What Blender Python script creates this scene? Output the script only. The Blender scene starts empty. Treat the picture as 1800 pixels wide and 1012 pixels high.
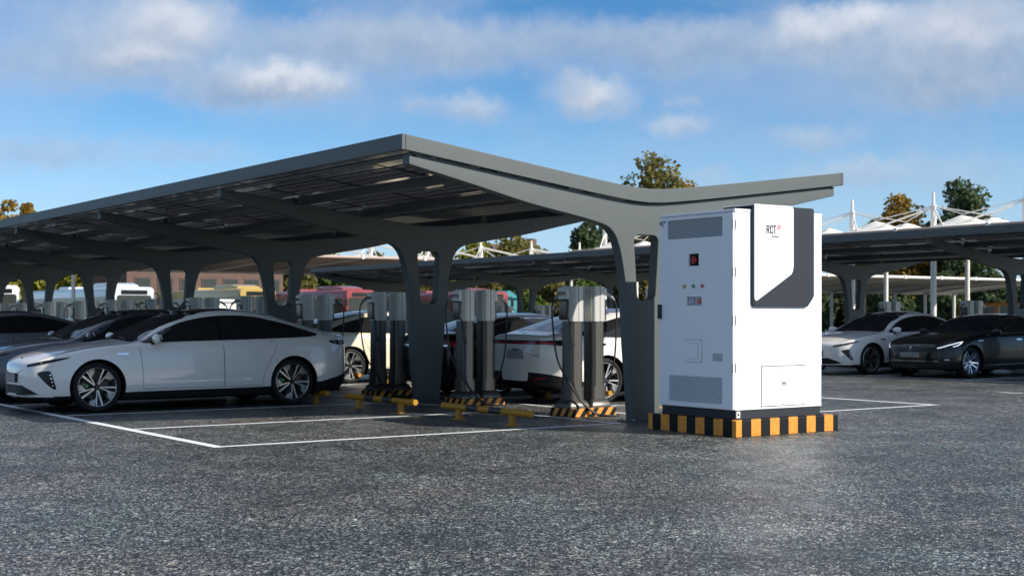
import bpy, bmesh, math, random
import numpy as np
from mathutils import Vector, Matrix
from mathutils.bvhtree import BVHTree
from mathutils.geometry import delaunay_2d_cdt
R = math.radians
PI = math.pi
random.seed(7)
rng = np.random.default_rng(7)
sc = bpy.context.scene
col = sc.collection

# ---------------------------------------------------------------- camera
# x runs across the parking rows, y along them, origin at the foot of the nearest canopy column
CAM = Vector((-11.773, -13.540, 1.37))
FPX = 2397.0
cam = bpy.data.cameras.new('camera')
cam.sensor_width = 36.0
cam.lens = FPX / 1800.0 * 36.0
cam.shift_y = 50.0 / 1800.0
cam.dof.use_dof = True
cam.dof.focus_distance = 12.8
cam.dof.aperture_fstop = 4.0
cam.clip_start = 0.1
cam.clip_end = 4000.0
cam_o = bpy.data.objects.new('camera', cam)
cam_o.location = CAM
cam_o.rotation_euler = (R(90), 0, R(54.815 - 90))
col.objects.link(cam_o)
sc.camera = cam_o

# ---------------------------------------------------------------- sun, exposure
SUN_H = Vector((0.53, -0.85, 0)).normalized()
SUN_EL = R(33)
sun_dir = Vector((SUN_H.x * math.cos(SUN_EL), SUN_H.y * math.cos(SUN_EL), math.sin(SUN_EL)))
sl = bpy.data.lights.new('sun', 'SUN')
sl.energy = 4.6
sl.angle = R(0.5)
sl.color = (1.0, 0.955, 0.88)
so = bpy.data.objects.new('sun', sl)
so.rotation_euler = sun_dir.to_track_quat('Z', 'Y').to_euler()
so.location = (20, -30, 30)
col.objects.link(so)
vs = sc.view_settings
sc.display_settings.display_device = 'sRGB'
vs.view_transform = 'Standard'
vs.look = 'None'
vs.exposure = 0.5
vs.gamma = 1.0
vs.use_curve_mapping = False
sc.cycles.max_bounces = 8
sc.cycles.diffuse_bounces = 3
sc.cycles.glossy_bounces = 4
sc.cycles.transparent_max_bounces = 6

# ---------------------------------------------------------------- world: sky and clouds
def build_world():
    w = bpy.data.worlds.new('World')
    sc.world = w
    w.use_nodes = True
    nt = w.node_tree
    N, L = nt.nodes, nt.links
    N.clear()
    out = N.new('ShaderNodeOutputWorld')
    bg = N.new('ShaderNodeBackground')
    bg.inputs['Strength'].default_value = 0.10
    L.new(bg.outputs[0], out.inputs[0])
    sky = N.new('ShaderNodeTexSky')
    sky.sky_type = 'NISHITA'
    sky.sun_disc = False
    sky.sun_elevation = SUN_EL
    sky.sun_rotation = math.atan2(sun_dir.x, sun_dir.y)
    sky.altitude = 300
    sky.air_density = 0.75
    sky.dust_density = 0.0
    sky.ozone_density = 1.2
    hs = N.new('ShaderNodeHueSaturation')
    hs.inputs['Saturation'].default_value = 1.36
    hs.inputs['Value'].default_value = 0.98
    L.new(sky.outputs[0], hs.inputs['Color'])
    tc = N.new('ShaderNodeTexCoord')
    def math_n(op, a, b=None, clamp=False):
        n = N.new('ShaderNodeMath'); n.operation = op; n.use_clamp = clamp
        for i, x in enumerate((a, b)):
            if x is None: continue
            if isinstance(x, (int, float)): n.inputs[i].default_value = x
            else: L.new(x, n.inputs[i])
        return n.outputs[0]
    def vmath(op, a, b=None):
        n = N.new('ShaderNodeVectorMath'); n.operation = op
        for i, x in enumerate((a, b)):
            if x is None: continue
            if isinstance(x, (tuple, Vector)): n.inputs[i].default_value = tuple(x)
            else: L.new(x, n.inputs[i])
        return n.outputs[1] if op == 'LENGTH' else n.outputs[0]
    d = tc.outputs['Generated']
    def noise(vec, scale, detail, rough=0.55):
        n = N.new('ShaderNodeTexNoise')
        n.inputs['Scale'].default_value = scale
        n.inputs['Detail'].default_value = detail
        n.inputs['Roughness'].default_value = rough
        L.new(vec, n.inputs['Vector'])
        return n
    # distorted direction, so that cloud edges are ragged
    n1 = noise(d, 26.0, 4.0, 0.55)
    warp = vmath('MULTIPLY', vmath('SUBTRACT', n1.outputs['Color'], (0.5, 0.5, 0.5)), (0.035, 0.035, 0.028))
    n2 = noise(d, 90.0, 4.0, 0.6)
    warp2 = vmath('MULTIPLY', vmath('SUBTRACT', n2.outputs['Color'], (0.5, 0.5, 0.5)), (0.011, 0.011, 0.011))
    dw = vmath('ADD', vmath('ADD', d, warp), warp2)
    cloud = None      # coverage
    light = None      # 0 shaded .. 1 sunlit, weighted
    def puff(az, el, wa, we, dens, bright, soft=0.85):
        nonlocal cloud, light
        c = Vector((math.cos(el) * math.cos(az), math.cos(el) * math.sin(az), math.sin(el)))
        mp = N.new('ShaderNodeMapping'); mp.vector_type = 'TEXTURE'
        mp.inputs['Location'].default_value = c
        mp.inputs['Rotation'].default_value = (0, 0, az)
        mp.inputs['Scale'].default_value = (wa, wa, we)
        L.new(dw, mp.inputs['Vector'])
        ln = vmath('LENGTH', mp.outputs[0])
        mr = N.new('ShaderNodeMapRange'); mr.interpolation_type = 'SMOOTHSTEP'
        mr.inputs['From Min'].default_value = 1.0 + soft * 0.35
        mr.inputs['From Max'].default_value = 1.0 - soft
        mr.inputs['To Min'].default_value = 0.0
        mr.inputs['To Max'].default_value = dens
        L.new(ln, mr.inputs['Value'])
        sx = N.new('ShaderNodeSeparateXYZ'); L.new(mp.outputs[0], sx.inputs[0])
        lt = N.new('ShaderNodeMapRange'); lt.interpolation_type = 'SMOOTHSTEP'
        lt.inputs['From Min'].default_value = -0.75
        lt.inputs['From Max'].default_value = 0.45
        lt.inputs['To Min'].default_value = bright * 0.35
        lt.inputs['To Max'].default_value = bright
        L.new(sx.outputs[2], lt.inputs['Value'])
        if cloud is None:
            cloud, light = mr.outputs[0], lt.outputs[0]
        else:
            mix = N.new('ShaderNodeMix')
            L.new(mr.outputs[0], mix.inputs[0]); L.new(light, mix.inputs[2]); L.new(lt.outputs[0], mix.inputs[3])
            light = mix.outputs[0]
            inv = math_n('MULTIPLY', math_n('SUBTRACT', 1.0, cloud), math_n('SUBTRACT', 1.0, mr.outputs[0]))
            cloud = math_n('SUBTRACT', 1.0, inv, True)
    # sky-wide cloud layer, thickened overhead out of view to whiten and brighten ambient light
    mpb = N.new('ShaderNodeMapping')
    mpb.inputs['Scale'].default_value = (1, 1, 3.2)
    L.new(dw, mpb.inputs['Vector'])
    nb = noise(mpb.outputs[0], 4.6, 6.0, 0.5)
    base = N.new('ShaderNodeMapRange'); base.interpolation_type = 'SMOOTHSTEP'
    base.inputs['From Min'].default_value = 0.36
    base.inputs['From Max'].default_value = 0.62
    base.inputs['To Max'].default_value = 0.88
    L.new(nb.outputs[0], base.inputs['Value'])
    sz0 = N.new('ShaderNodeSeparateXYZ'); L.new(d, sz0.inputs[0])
    up0 = N.new('ShaderNodeMapRange')          # thins the added cover low in the sky, where the camera looks
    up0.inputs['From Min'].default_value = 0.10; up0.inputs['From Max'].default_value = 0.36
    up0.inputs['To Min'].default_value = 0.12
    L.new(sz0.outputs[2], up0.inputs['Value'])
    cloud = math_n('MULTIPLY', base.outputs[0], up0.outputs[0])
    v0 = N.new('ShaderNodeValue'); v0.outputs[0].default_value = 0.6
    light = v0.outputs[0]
    HEAD = R(54.815)
    def at(x, y):      # compass bearing and height of a cloud
        return HEAD - math.atan((x - 900) / FPX), math.atan((556 - y) / math.hypot(FPX, x - 900))
    for x, y, hw, hh, dens, br in (
        (950, 80, 520, 52, .58, .42), (640, 82, 320, 58, .55, .45), (1250, 80, 280, 52, .52, .42),
        (60, 120, 200, 45, .45, .4), (70, 270, 170, 36, .5, .35), (320, 262, 130, 30, .35, .4),
        (230, 75, 150, 70, .75, .6), (310, 45, 110, 62, .9, .9), (250, 105, 90, 34, .8, .8),
        (420, 155, 190, 42, .8, .35), (500, 140, 120, 38, .95, .95),
        (1660, 110, 250, 80, .78, .40), (1420, 60, 70, 48, .9, .95), (1520, 38, 90, 44, .9, 1.0), (1690, 55, 130, 52, .85, .95),
        (1700, 165, 170, 40, .6, .35), (1042, 172, 84, 42, .95, .9), (990, 150, 70, 30, .4, .5), (825, 195, 70, 32, .6, .75), (735, 178, 40, 24, .4, .6),
        (1190, 224, 62, 22, .6, .8), (1430, 240, 90, 28, .5, .6), (1480, 300, 120, 26, .5, .6), (1250, 310, 60, 14, .35, .6),
        (1640, 300, 160, 34, .35, .5), (1195, 178, 30, 16, .35, .6), (1740, 20, 110, 30, .5, .4)):
        az, el = at(x, y)
        puff(az, el, hw / FPX, hh / FPX, dens, br)
    n3 = noise(d, 60.0, 5.0, 0.6)
    lv = math_n('ADD', light, math_n('MULTIPLY', math_n('SUBTRACT', n3.outputs[0], 0.5), 0.45), True)
    cc = N.new('ShaderNodeMix'); cc.data_type = 'RGBA'
    cc.inputs[6].default_value = (1.45, 2.3, 3.7, 1)
    cc.inputs[7].default_value = (5.4, 5.7, 6.2, 1)
    L.new(lv, cc.inputs[0])
    # clouds thin out towards the horizon
    sz = N.new('ShaderNodeSeparateXYZ'); L.new(d, sz.inputs[0])
    fade = N.new('ShaderNodeMapRange')
    fade.inputs['From Min'].default_value = 0.0; fade.inputs['From Max'].default_value = 0.08
    L.new(sz.outputs[2], fade.inputs['Value'])
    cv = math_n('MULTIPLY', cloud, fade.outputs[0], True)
    # pale blue haze band all round the horizon
    hz = N.new('ShaderNodeMapRange'); hz.interpolation_type = 'SMOOTHSTEP'
    hz.inputs['From Min'].default_value = 0.15; hz.inputs['From Max'].default_value = 0.0
    hz.inputs['To Max'].default_value = 0.75
    L.new(sz.outputs[2], hz.inputs['Value'])
    hm = N.new('ShaderNodeMix'); hm.data_type = 'RGBA'
    L.new(hz.outputs[0], hm.inputs[0]); L.new(hs.outputs[0], hm.inputs[6]); hm.inputs[7].default_value = (2.5, 4.0, 6.0, 1)
    mx = N.new('ShaderNodeMix'); mx.data_type = 'RGBA'
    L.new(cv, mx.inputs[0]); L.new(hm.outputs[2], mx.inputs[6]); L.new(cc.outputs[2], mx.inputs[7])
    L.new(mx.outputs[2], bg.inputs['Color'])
build_world()

# ---------------------------------------------------------------- materials
def principled(name):
    m = bpy.data.materials.new(name)
    m.use_nodes = True
    return m, m.node_tree.nodes, m.node_tree.links, m.node_tree.nodes['Principled BSDF']

def mat(name, color, rough=0.5, metal=0.0, spec=0.5, coat=0.0, var=0.06, scale=6.0, bump=0.0, bscale=80.0, trans=0.0):
    m, N, L, b = principled(name)
    b.inputs['Metallic'].default_value = metal
    b.inputs['Specular IOR Level'].default_value = spec
    b.inputs['Coat Weight'].default_value = coat
    b.inputs['Coat Roughness'].default_value = 0.04
    tc = N.new('ShaderNodeTexCoord')
    n = N.new('ShaderNodeTexNoise')
    n.inputs['Scale'].default_value = scale; n.inputs['Detail'].default_value = 5
    L.new(tc.outputs['Object'], n.inputs['Vector'])
    mx = N.new('ShaderNodeMix'); mx.data_type = 'RGBA'
    c = Vector(color)
    mx.inputs[6].default_value = (*(c * (1 - var)), 1)
    mx.inputs[7].default_value = (*(c * (1 + var)), 1)
    L.new(n.outputs[0], mx.inputs[0]); L.new(mx.outputs[2], b.inputs['Base Color'])
    rr = N.new('ShaderNodeMapRange')
    rr.inputs['To Min'].default_value = max(rough - 0.06, 0.01); rr.inputs['To Max'].default_value = min(rough + 0.06, 1)
    if rough < 0.07:
        rr.inputs['To Min'].default_value = rough; rr.inputs['To Max'].default_value = rough + 0.01
    L.new(n.outputs[0], rr.inputs['Value']); L.new(rr.outputs[0], b.inputs['Roughness'])
    if bump:
        n2 = N.new('ShaderNodeTexNoise'); n2.inputs['Scale'].default_value = bscale; n2.inputs['Detail'].default_value = 3
        L.new(tc.outputs['Object'], n2.inputs['Vector'])
        bp = N.new('ShaderNodeBump'); bp.inputs['Strength'].default_value = bump; bp.inputs['Distance'].default_value = 0.01
        L.new(n2.outputs[0], bp.inputs['Height']); L.new(bp.outputs[0], b.inputs['Normal'])
    return m

def brushed(name, color, rough, metal):
    m, N, L, b = principled(name)
    tc = N.new('ShaderNodeTexCoord'); mp = N.new('ShaderNodeMapping'); mp.inputs['Scale'].default_value = (70, 70, .6)
    n = N.new('ShaderNodeTexNoise'); n.inputs['Scale'].default_value = 1; n.inputs['Detail'].default_value = 3
    L.new(tc.outputs['Object'], mp.inputs[0]); L.new(mp.outputs[0], n.inputs['Vector'])
    mx = N.new('ShaderNodeMix'); mx.data_type = 'RGBA'
    mx.inputs[6].default_value = (*[c * .72 for c in color], 1); mx.inputs[7].default_value = (*[c * 1.25 for c in color], 1)
    L.new(n.outputs[0], mx.inputs[0]); L.new(mx.outputs[2], b.inputs['Base Color'])
    mr = N.new('ShaderNodeMapRange'); mr.inputs['To Min'].default_value = rough - .08; mr.inputs['To Max'].default_value = rough + .08
    L.new(n.outputs[0], mr.inputs['Value']); L.new(mr.outputs[0], b.inputs['Roughness'])
    b.inputs['Metallic'].default_value = metal
    return m

def asphalt_mat():
    m, N, L, b = principled('asphalt')
    tc = N.new('ShaderNodeTexCoord')
    P = tc.outputs['Object']
    def noise(scale, detail=4, rough=.55):
        n = N.new('ShaderNodeTexNoise'); n.inputs['Scale'].default_value = scale
        n.inputs['Detail'].default_value = detail; n.inputs['Roughness'].default_value = rough
        L.new(P, n.inputs['Vector']); return n
    def vor(scale, feat='F1'):
        n = N.new('ShaderNodeTexVoronoi'); n.inputs['Scale'].default_value = scale; n.feature = feat
        L.new(P, n.inputs['Vector']); return n
    def mapr(v, a, b_, c, d_):
        n = N.new('ShaderNodeMapRange'); L.new(v, n.inputs['Value'])
        for k, x in zip(('From Min', 'From Max', 'To Min', 'To Max'), (a, b_, c, d_)): n.inputs[k].default_value = x
        return n.outputs[0]
    def mul(a, b_):
        n = N.new('ShaderNodeMath'); n.operation = 'MULTIPLY'
        for i, x in enumerate((a, b_)):
            if isinstance(x, (int, float)): n.inputs[i].default_value = x
            else: L.new(x, n.inputs[i])
        return n.outputs[0]
    def add(a, b_):
        n = N.new('ShaderNodeMath'); n.operation = 'ADD'
        for i, x in enumerate((a, b_)):
            if isinstance(x, (int, float)): n.inputs[i].default_value = x
            else: L.new(x, n.inputs[i])
        return n.outputs[0]
    # stones: every cell of a fine Voronoi has its own grey
    v1 = vor(82.0)
    v2 = vor(37.0)
    sep = N.new('ShaderNodeSeparateColor'); L.new(v1.outputs['Color'], sep.inputs[0])
    sep2 = N.new('ShaderNodeSeparateColor'); L.new(v2.outputs['Color'], sep2.inputs[0])
    g = mapr(sep.outputs[0], 0, 1, 0.0, 1.0)
    pw = N.new('ShaderNodeMath'); pw.operation = 'POWER'; L.new(g, pw.inputs[0]); pw.inputs[1].default_value = 4.0
    g1 = mapr(pw.outputs[0], 0, 1, 0.005, 0.46)
    pw2 = N.new('ShaderNodeMath'); pw2.operation = 'POWER'; L.new(sep2.outputs[1], pw2.inputs[0]); pw2.inputs[1].default_value = 2.0
    g2 = mapr(pw2.outputs[0], 0, 1, 0.45, 1.75)
    big = mapr(noise(0.9, 6, .66).outputs[0], 0.3, 0.7, 0.55, 1.5)
    mid = mapr(noise(5.0, 5, .6).outputs[0], 0.3, 0.7, 0.75, 1.25)
    val = mul(mul(g1, g2), mul(big, mid))
    # cracks
    nz = noise(1.6, 4)
    vm = N.new('ShaderNodeVectorMath'); vm.operation = 'MULTIPLY_ADD'
    L.new(nz.outputs['Color'], vm.inputs[0]); vm.inputs[1].default_value = (0.7, 0.7, 0); L.new(P, vm.inputs[2])
    vc = N.new('ShaderNodeTexVoronoi'); vc.feature = 'DISTANCE_TO_EDGE'; vc.inputs['Scale'].default_value = 0.9
    L.new(vm.outputs[0], vc.inputs['Vector'])
    cr = mapr(vc.outputs[0], 0.0, 0.014, 0.0, 1.0)
    msk = mapr(noise(0.7, 2).outputs[0], 0.44, 0.54, 0.0, 1.0)
    inv = N.new('ShaderNodeMath'); inv.operation = 'SUBTRACT'; inv.inputs[0].default_value = 1; L.new(msk, inv.inputs[1])
    crk = N.new('ShaderNodeMath'); crk.operation = 'MAXIMUM'; L.new(cr, crk.inputs[0]); L.new(inv.outputs[0], crk.inputs[1])
    val = mul(val, mapr(crk.outputs[0], 0, 1, 0.22, 1.0))
    # old oil drips and darker tyre-worn patches
    val = mul(val, mapr(noise(2.3, 3, .5).outputs[0], 0.64, 0.74, 1.0, 0.55))
    val = mul(val, mapr(noise(0.23, 4, .5).outputs[0], 0.35, 0.65, 0.82, 1.12))
    # faint stone tints: bluish, greenish, rusty
    hue = N.new('ShaderNodeMix'); hue.data_type = 'RGBA'
    hue.inputs[6].default_value = (0.96, 1.02, 1.04, 1); hue.inputs[7].default_value = (1.14, 1.0, 0.86, 1)
    L.new(sep.outputs[2], hue.inputs[0])
    tint = N.new('ShaderNodeMix'); tint.data_type = 'RGBA'; tint.blend_type = 'MULTIPLY'; tint.inputs[0].default_value = 1.0
    cmb = N.new('ShaderNodeCombineColor')
    for i in range(3): L.new(val, cmb.inputs[i])
    L.new(cmb.outputs[0], tint.inputs[6]); L.new(hue.outputs[2], tint.inputs[7])
    # broad greenish and brownish patches of old wear
    nb_ = noise(0.55, 5, .6)
    cr2 = N.new('ShaderNodeValToRGB')
    cr2.color_ramp.elements[0].position = .34; cr2.color_ramp.elements[0].color = (.82, .98, .93, 1)
    cr2.color_ramp.elements[1].position = .64; cr2.color_ramp.elements[1].color = (1.06, .99, .93, 1)
    e_ = cr2.color_ramp.elements.new(.5); e_.color = (.93, .98, .96, 1)
    L.new(nb_.outputs[0], cr2.inputs[0])
    tint2 = N.new('ShaderNodeMix'); tint2.data_type = 'RGBA'; tint2.blend_type = 'MULTIPLY'; tint2.inputs[0].default_value = 1.0
    L.new(tint.outputs[2], tint2.inputs[6]); L.new(cr2.outputs[0], tint2.inputs[7])
    L.new(tint2.outputs[2], b.inputs['Base Color'])
    ro = mapr(noise(1.4, 5).outputs[0], 0.3, 0.7, 0.34, 0.56)
    L.new(ro, b.inputs['Roughness'])
    b.inputs['Specular IOR Level'].default_value = 0.5
    h = add(mul(v1.outputs['Distance'], 0.7), mul(v2.outputs['Distance'], 0.5))
    bp = N.new('ShaderNodeBump'); bp.inputs['Strength'].default_value = 0.7; bp.inputs['Distance'].default_value = 0.008
    L.new(h, bp.inputs['Height'])
    L.new(bp.outputs[0], b.inputs['Normal'])
    return m

def paint_line_mat():
    m, N, L, b = principled('road_paint')
    tc = N.new('ShaderNodeTexCoord')
    n = N.new('ShaderNodeTexNoise'); n.inputs['Scale'].default_value = 14; n.inputs['Detail'].default_value = 8; n.inputs['Roughness'].default_value = .7
    L.new(tc.outputs['Object'], n.inputs['Vector'])
    cr = N.new('ShaderNodeValToRGB')
    cr.color_ramp.elements[0].position = .32; cr.color_ramp.elements[0].color = (.25, .25, .25, 1)
    cr.color_ramp.elements[1].position = .43; cr.color_ramp.elements[1].color = (.80, .80, .78, 1)
    L.new(n.outputs[0], cr.inputs[0]); L.new(cr.outputs[0], b.inputs['Base Color'])
    b.inputs['Roughness'].default_value = .55
    return m

def stripe_mat(name, ca, cb, width, slant, axis='xy', rough=.5, off=0.0):
    """painted hazard stripes: bands of x+y (plus a slant in z)"""
    m, N, L, b = principled(name)
    tc = N.new('ShaderNodeTexCoord')
    s = N.new('ShaderNodeSeparateXYZ'); L.new(tc.outputs['Object'], s.inputs[0])
    def ma(op, a, b_=None):
        n = N.new('ShaderNodeMath'); n.operation = op
        for i, x in enumerate((a, b_)):
            if x is None: continue
            if isinstance(x, (int, float)): n.inputs[i].default_value = x
            else: L.new(x, n.inputs[i])
        return n.outputs[0]
    base = ma('SUBTRACT', s.outputs[0], s.outputs[1]) if axis == 'xy' else s.outputs[{'x': 0, 'y': 1}[axis]]
    t = ma('ADD', base, ma('MULTIPLY', s.outputs[2], slant))
    fr = ma('FRACT', ma('ADD', ma('DIVIDE', ma('ADD', t, off), width * 2), 20.0))
    gt = ma('GREATER_THAN', fr, .5)
    n = N.new('ShaderNodeTexNoise'); n.inputs['Scale'].default_value = 18; n.inputs['Detail'].default_value = 8
    L.new(tc.outputs['Object'], n.inputs['Vector'])
    mx = N.new('ShaderNodeMix'); mx.data_type = 'RGBA'
    mx.inputs[6].default_value = (*ca, 1); mx.inputs[7].default_value = (*cb, 1); L.new(gt, mx.inputs[0])
    mr = N.new('ShaderNodeMapRange'); mr.inputs['From Min'].default_value = .3; mr.inputs['From Max'].default_value = .7
    mr.inputs['To Min'].default_value = .8; mr.inputs['To Max'].default_value = 1.12
    L.new(n.outputs[0], mr.inputs['Value'])
    m2 = N.new('ShaderNodeMix'); m2.data_type = 'RGBA'; m2.blend_type = 'MULTIPLY'; m2.inputs[0].default_value = 1
    L.new(mx.outputs[2], m2.inputs[6]); L.new(mr.outputs[0], m2.inputs[7])
    L.new(m2.outputs[2], b.inputs['Base Color'])
    b.inputs['Roughness'].default_value = rough
    b.inputs['Specular IOR Level'].default_value = .2
    return m

def solar_mat():
    m, N, L, b = principled('solar_cells')
    tc = N.new('ShaderNodeTexCoord')
    br = N.new('ShaderNodeTexBrick')
    br.offset = 0; br.inputs['Scale'].default_value = 1.0
    br.inputs['Brick Width'].default_value = .176; br.inputs['Row Height'].default_value = .176
    br.inputs['Mortar Size'].default_value = .005
    br.inputs['Color1'].default_value = (.016, .017, .026, 1); br.inputs['Color2'].default_value = (.022, .022, .032, 1)
    br.inputs['Mortar'].default_value = (.22, .22, .24, 1)
    L.new(tc.outputs['Object'], br.inputs['Vector'])
    L.new(br.outputs[0], b.inputs['Base Color'])
    b.inputs['Roughness'].default_value = .09
    b.inputs['Specular IOR Level'].default_value = .5
    # glass-glass modules: clear glass between the cells lets daylight through, the thin cells a little
    tr = N.new('ShaderNodeBsdfTranslucent'); tr.inputs[0].default_value = (.8, .8, .84, 1)
    mr = N.new('ShaderNodeMapRange'); mr.inputs['To Min'].default_value = .07; mr.inputs['To Max'].default_value = .45
    L.new(br.outputs['Fac'], mr.inputs['Value'])
    ms = N.new('ShaderNodeMixShader'); L.new(mr.outputs[0], ms.inputs[0])
    o = [n for n in N if n.type == 'OUTPUT_MATERIAL'][0]
    L.new(b.outputs[0], ms.inputs[1]); L.new(tr.outputs[0], ms.inputs[2]); L.new(ms.outputs[0], o.inputs[0])
    return m

def leaf_mat(name, c1, c2):
    m, N, L, b = principled(name)
    oi = N.new('ShaderNodeNewGeometry')
    mx = N.new('ShaderNodeMix'); mx.data_type = 'RGBA'
    mx.inputs[6].default_value = (*c1, 1); mx.inputs[7].default_value = (*c2, 1)
    L.new(oi.outputs['Random Per Island'], mx.inputs[0])
    L.new(mx.outputs[2], b.inputs['Base Color'])
    b.inputs['Roughness'].default_value = .65
    b.inputs['Specular IOR Level'].default_value = .2
    tr = N.new('ShaderNodeBsdfTranslucent'); L.new(mx.outputs[2], tr.inputs[0])
    ms = N.new('ShaderNodeMixShader'); ms.inputs[0].default_value = .4
    o = [n for n in N if n.type == 'OUTPUT_MATERIAL'][0]
    L.new(b.outputs[0], ms.inputs[1]); L.new(tr.outputs[0], ms.inputs[2]); L.new(ms.outputs[0], o.inputs[0])
    return m

def emit_mat(name, color, strength):
    m, N, L, b = principled(name)
    b.inputs['Base Color'].default_value = (*color, 1)
    b.inputs['Emission Color'].default_value = (*color, 1)
    b.inputs['Emission Strength'].default_value = strength
    return m

M = {}
M['asphalt'] = asphalt_mat()
M['line'] = paint_line_mat()
M['steel_grey'] = mat('canopy_grey_paint', (.094, .106, .102), .5, 0, .3, var=.08, scale=2.5, bump=.04, bscale=160)
M['steel_dark'] = mat('dark_grey_paint', (.055, .062, .068), .5, 0, .5, var=.1, scale=3)
M['solar'] = solar_mat()
M['alu'] = mat('brushed_aluminium', (.42, .42, .42), .38, .9, .5, var=.08)
M['white_cab'] = mat('white_powder_coat', (.80, .81, .825), .45, 0, .4, var=.03, scale=1.1, bump=.03, bscale=300)
M['charcoal'] = mat('charcoal_plastic', (.020, .024, .032), .5, 0, .3, var=.05)
M['black'] = mat('black_plastic', (.010, .010, .011), .55, 0, .2, var=.1)
M['black_gloss'] = mat('black_gloss', (.006, .006, .007), .12, 0, .5)
M['dark_vent'] = mat('vent_dark_metal', (.06, .065, .075), .5, .3)  # one even dark metal tone
M['grey_metal'] = mat('grey_metal', (.36, .38, .41), .4, .2)
M['red'] = mat('red_plastic', (.42, .012, .016), .35)
M['lamp_red'] = mat('red_lamp', (.62, .09, .06), .25)
M['lamp_green'] = mat('green_lamp', (.04, .30, .05), .25)
M['lamp_yellow'] = mat('yellow_lamp', (.55, .42, .03), .25)
M['logo_dark'] = mat('logo_ink', (.006, .006, .008), .8, 0, .1)
M['logo_red'] = mat('logo_red_ink', (.70, .02, .03), .6)
M['logo_grey'] = mat('logo_grey_ink', (.07, .075, .085), .6)
M['pad'] = stripe_mat('orange_black_pad_stripes', (.007, .007, .007), (.72, .28, .045), .152, 0, off=.214)
M['base_stripe'] = stripe_mat('orange_black_slanted_stripes', (.008, .008, .008), (.68, .28, .05), .085, -.75)
M['yellow_pipe'] = mat('yellow_barrier_paint', (.42, .20, .010), .5, 0, .4, var=.22, scale=9)
M['black_pipe'] = mat('black_barrier_paint', (.03, .03, .032), .45, 0, .5, var=.1)
M['post_upper'] = brushed('pale_brushed_steel', (.52, .505, .46), .44, .3)
M['post_lower'] = brushed('dark_bronze_steel', (.10, .092, .080), .38, .65)
M['rubber'] = mat('cable_rubber', (.012, .012, .012), .5)
M['paint_white'] = mat('pearl_white_car_paint', (.74, .695, .625), .34, 0, .5, coat=1.0, var=.01)
M['paint_grey'] = mat('graphite_car_paint', (.060, .062, .070), .3, .55, .5, coat=1.0, var=.02)
M['paint_silver'] = mat('silver_car_paint', (.26, .265, .27), .3, .5, .5, coat=1.0, var=.02)
M['paint_cream'] = mat('champagne_car_paint', (.72, .62, .43), .36, 0, .5, coat=1.0, var=.01)
M['paint_black'] = mat('black_car_paint', (.006, .0055, .0055), .2, 0, .2, coat=.4)
M['glass_dark'] = mat('tinted_glass', (.014, .014, .014), .05, 0, .5)
M['glass_blue'] = mat('windscreen_glass', (.008, .011, .015), .05, 0, .6)
M['tyre'] = mat('tyre_rubber', (.012, .012, .012), .75, 0, .3, bump=.2, bscale=120)
M['rim'] = mat('machined_alloy', (.40, .40, .39), .30, .8, .5)
M['rim_dark'] = mat('dark_alloy', (.012, .012, .013), .35, .3)
M['rim_blue'] = mat('polished_alloy', (.50, .55, .62), .18, 1.0)
M['caliper'] = mat('green_caliper', (.02, .38, .07), .4)
M['chrome'] = mat('chrome', (.75, .75, .75), .1, 1.0)
M['lens_dark'] = mat('smoked_lens', (.010, .012, .015), .10, 0, .3)
M['tail_red'] = mat('red_tail_lens', (.42, .008, .014), .15)
M['drl'] = emit_mat('daytime_running_light', (.92, .95, 1.0), .7)
M['plate'] = mat('blank_plate', (.22, .22, .21), .5)
M['fabric'] = mat('white_membrane', (.80, .76, .68), .7, 0, .2, var=.04, scale=1.2)
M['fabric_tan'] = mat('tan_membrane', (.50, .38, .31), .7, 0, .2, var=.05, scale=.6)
M['mast'] = mat('white_mast_paint', (.74, .70, .62), .5)
M['bus_white'] = mat('white_bus_paint', (.74, .74, .68), .35, 0, .5, coat=.5)
M['bus_pale'] = mat('pale_blue_bus_paint', (.60, .66, .70), .35, 0, .5, coat=.5)
M['bus_yellow'] = mat('yellow_bus_paint', (.46, .31, .075), .4, 0, .5, coat=.5)
M['bus_red'] = mat('red_bus_paint', (.27, .035, .042), .4, 0, .5, coat=.5)
M['bus_glass'] = mat('bus_glass', (.035, .04, .035), .08)
M['bark'] = mat('bark', (.09, .07, .05), .9, 0, .2, var=.3, scale=8, bump=.4, bscale=20)
M['leaf_green'] = leaf_mat('green_leaves', (0.072, 0.121, 0.028), (0.173, 0.223, 0.051))
M['leaf_dark'] = leaf_mat('dark_green_leaves', (.050, .080, .036), (.115, .150, .062))
M['leaf_yellow'] = leaf_mat('yellow_green_leaves', (0.182, 0.203, 0.032), (0.344, 0.313, 0.041))
M['leaf_orange'] = leaf_mat('autumn_leaves', (0.243, 0.173, 0.036), (0.400, 0.234, 0.045))
M['leaf_olive'] = leaf_mat('olive_leaves', (0.121, 0.132, 0.041), (0.263, 0.203, 0.057))
M['roof_brown'] = mat('brown_roof', (.10, .062, .05), .8, var=.2)
M['wall_tan'] = mat('tan_wall', (.30, .20, .15), .85, var=.15)
M['wall_red'] = mat('red_brown_wall', (.125, .075, .055), .85, var=.3, scale=1.0)
M['orange'] = mat('orange_frame', (.72, .27, .03), .5)
M['white_panel'] = mat('white_panel', (.70, .69, .64), .5, var=.04)
M['grey_panel'] = mat('grey_louvre', (.30, .30, .29), .5)
M['blue'] = mat('blue_paint', (.02, .16, .42), .4)
M['teal'] = mat('teal_paint', (.03, .22, .25), .6)

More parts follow.
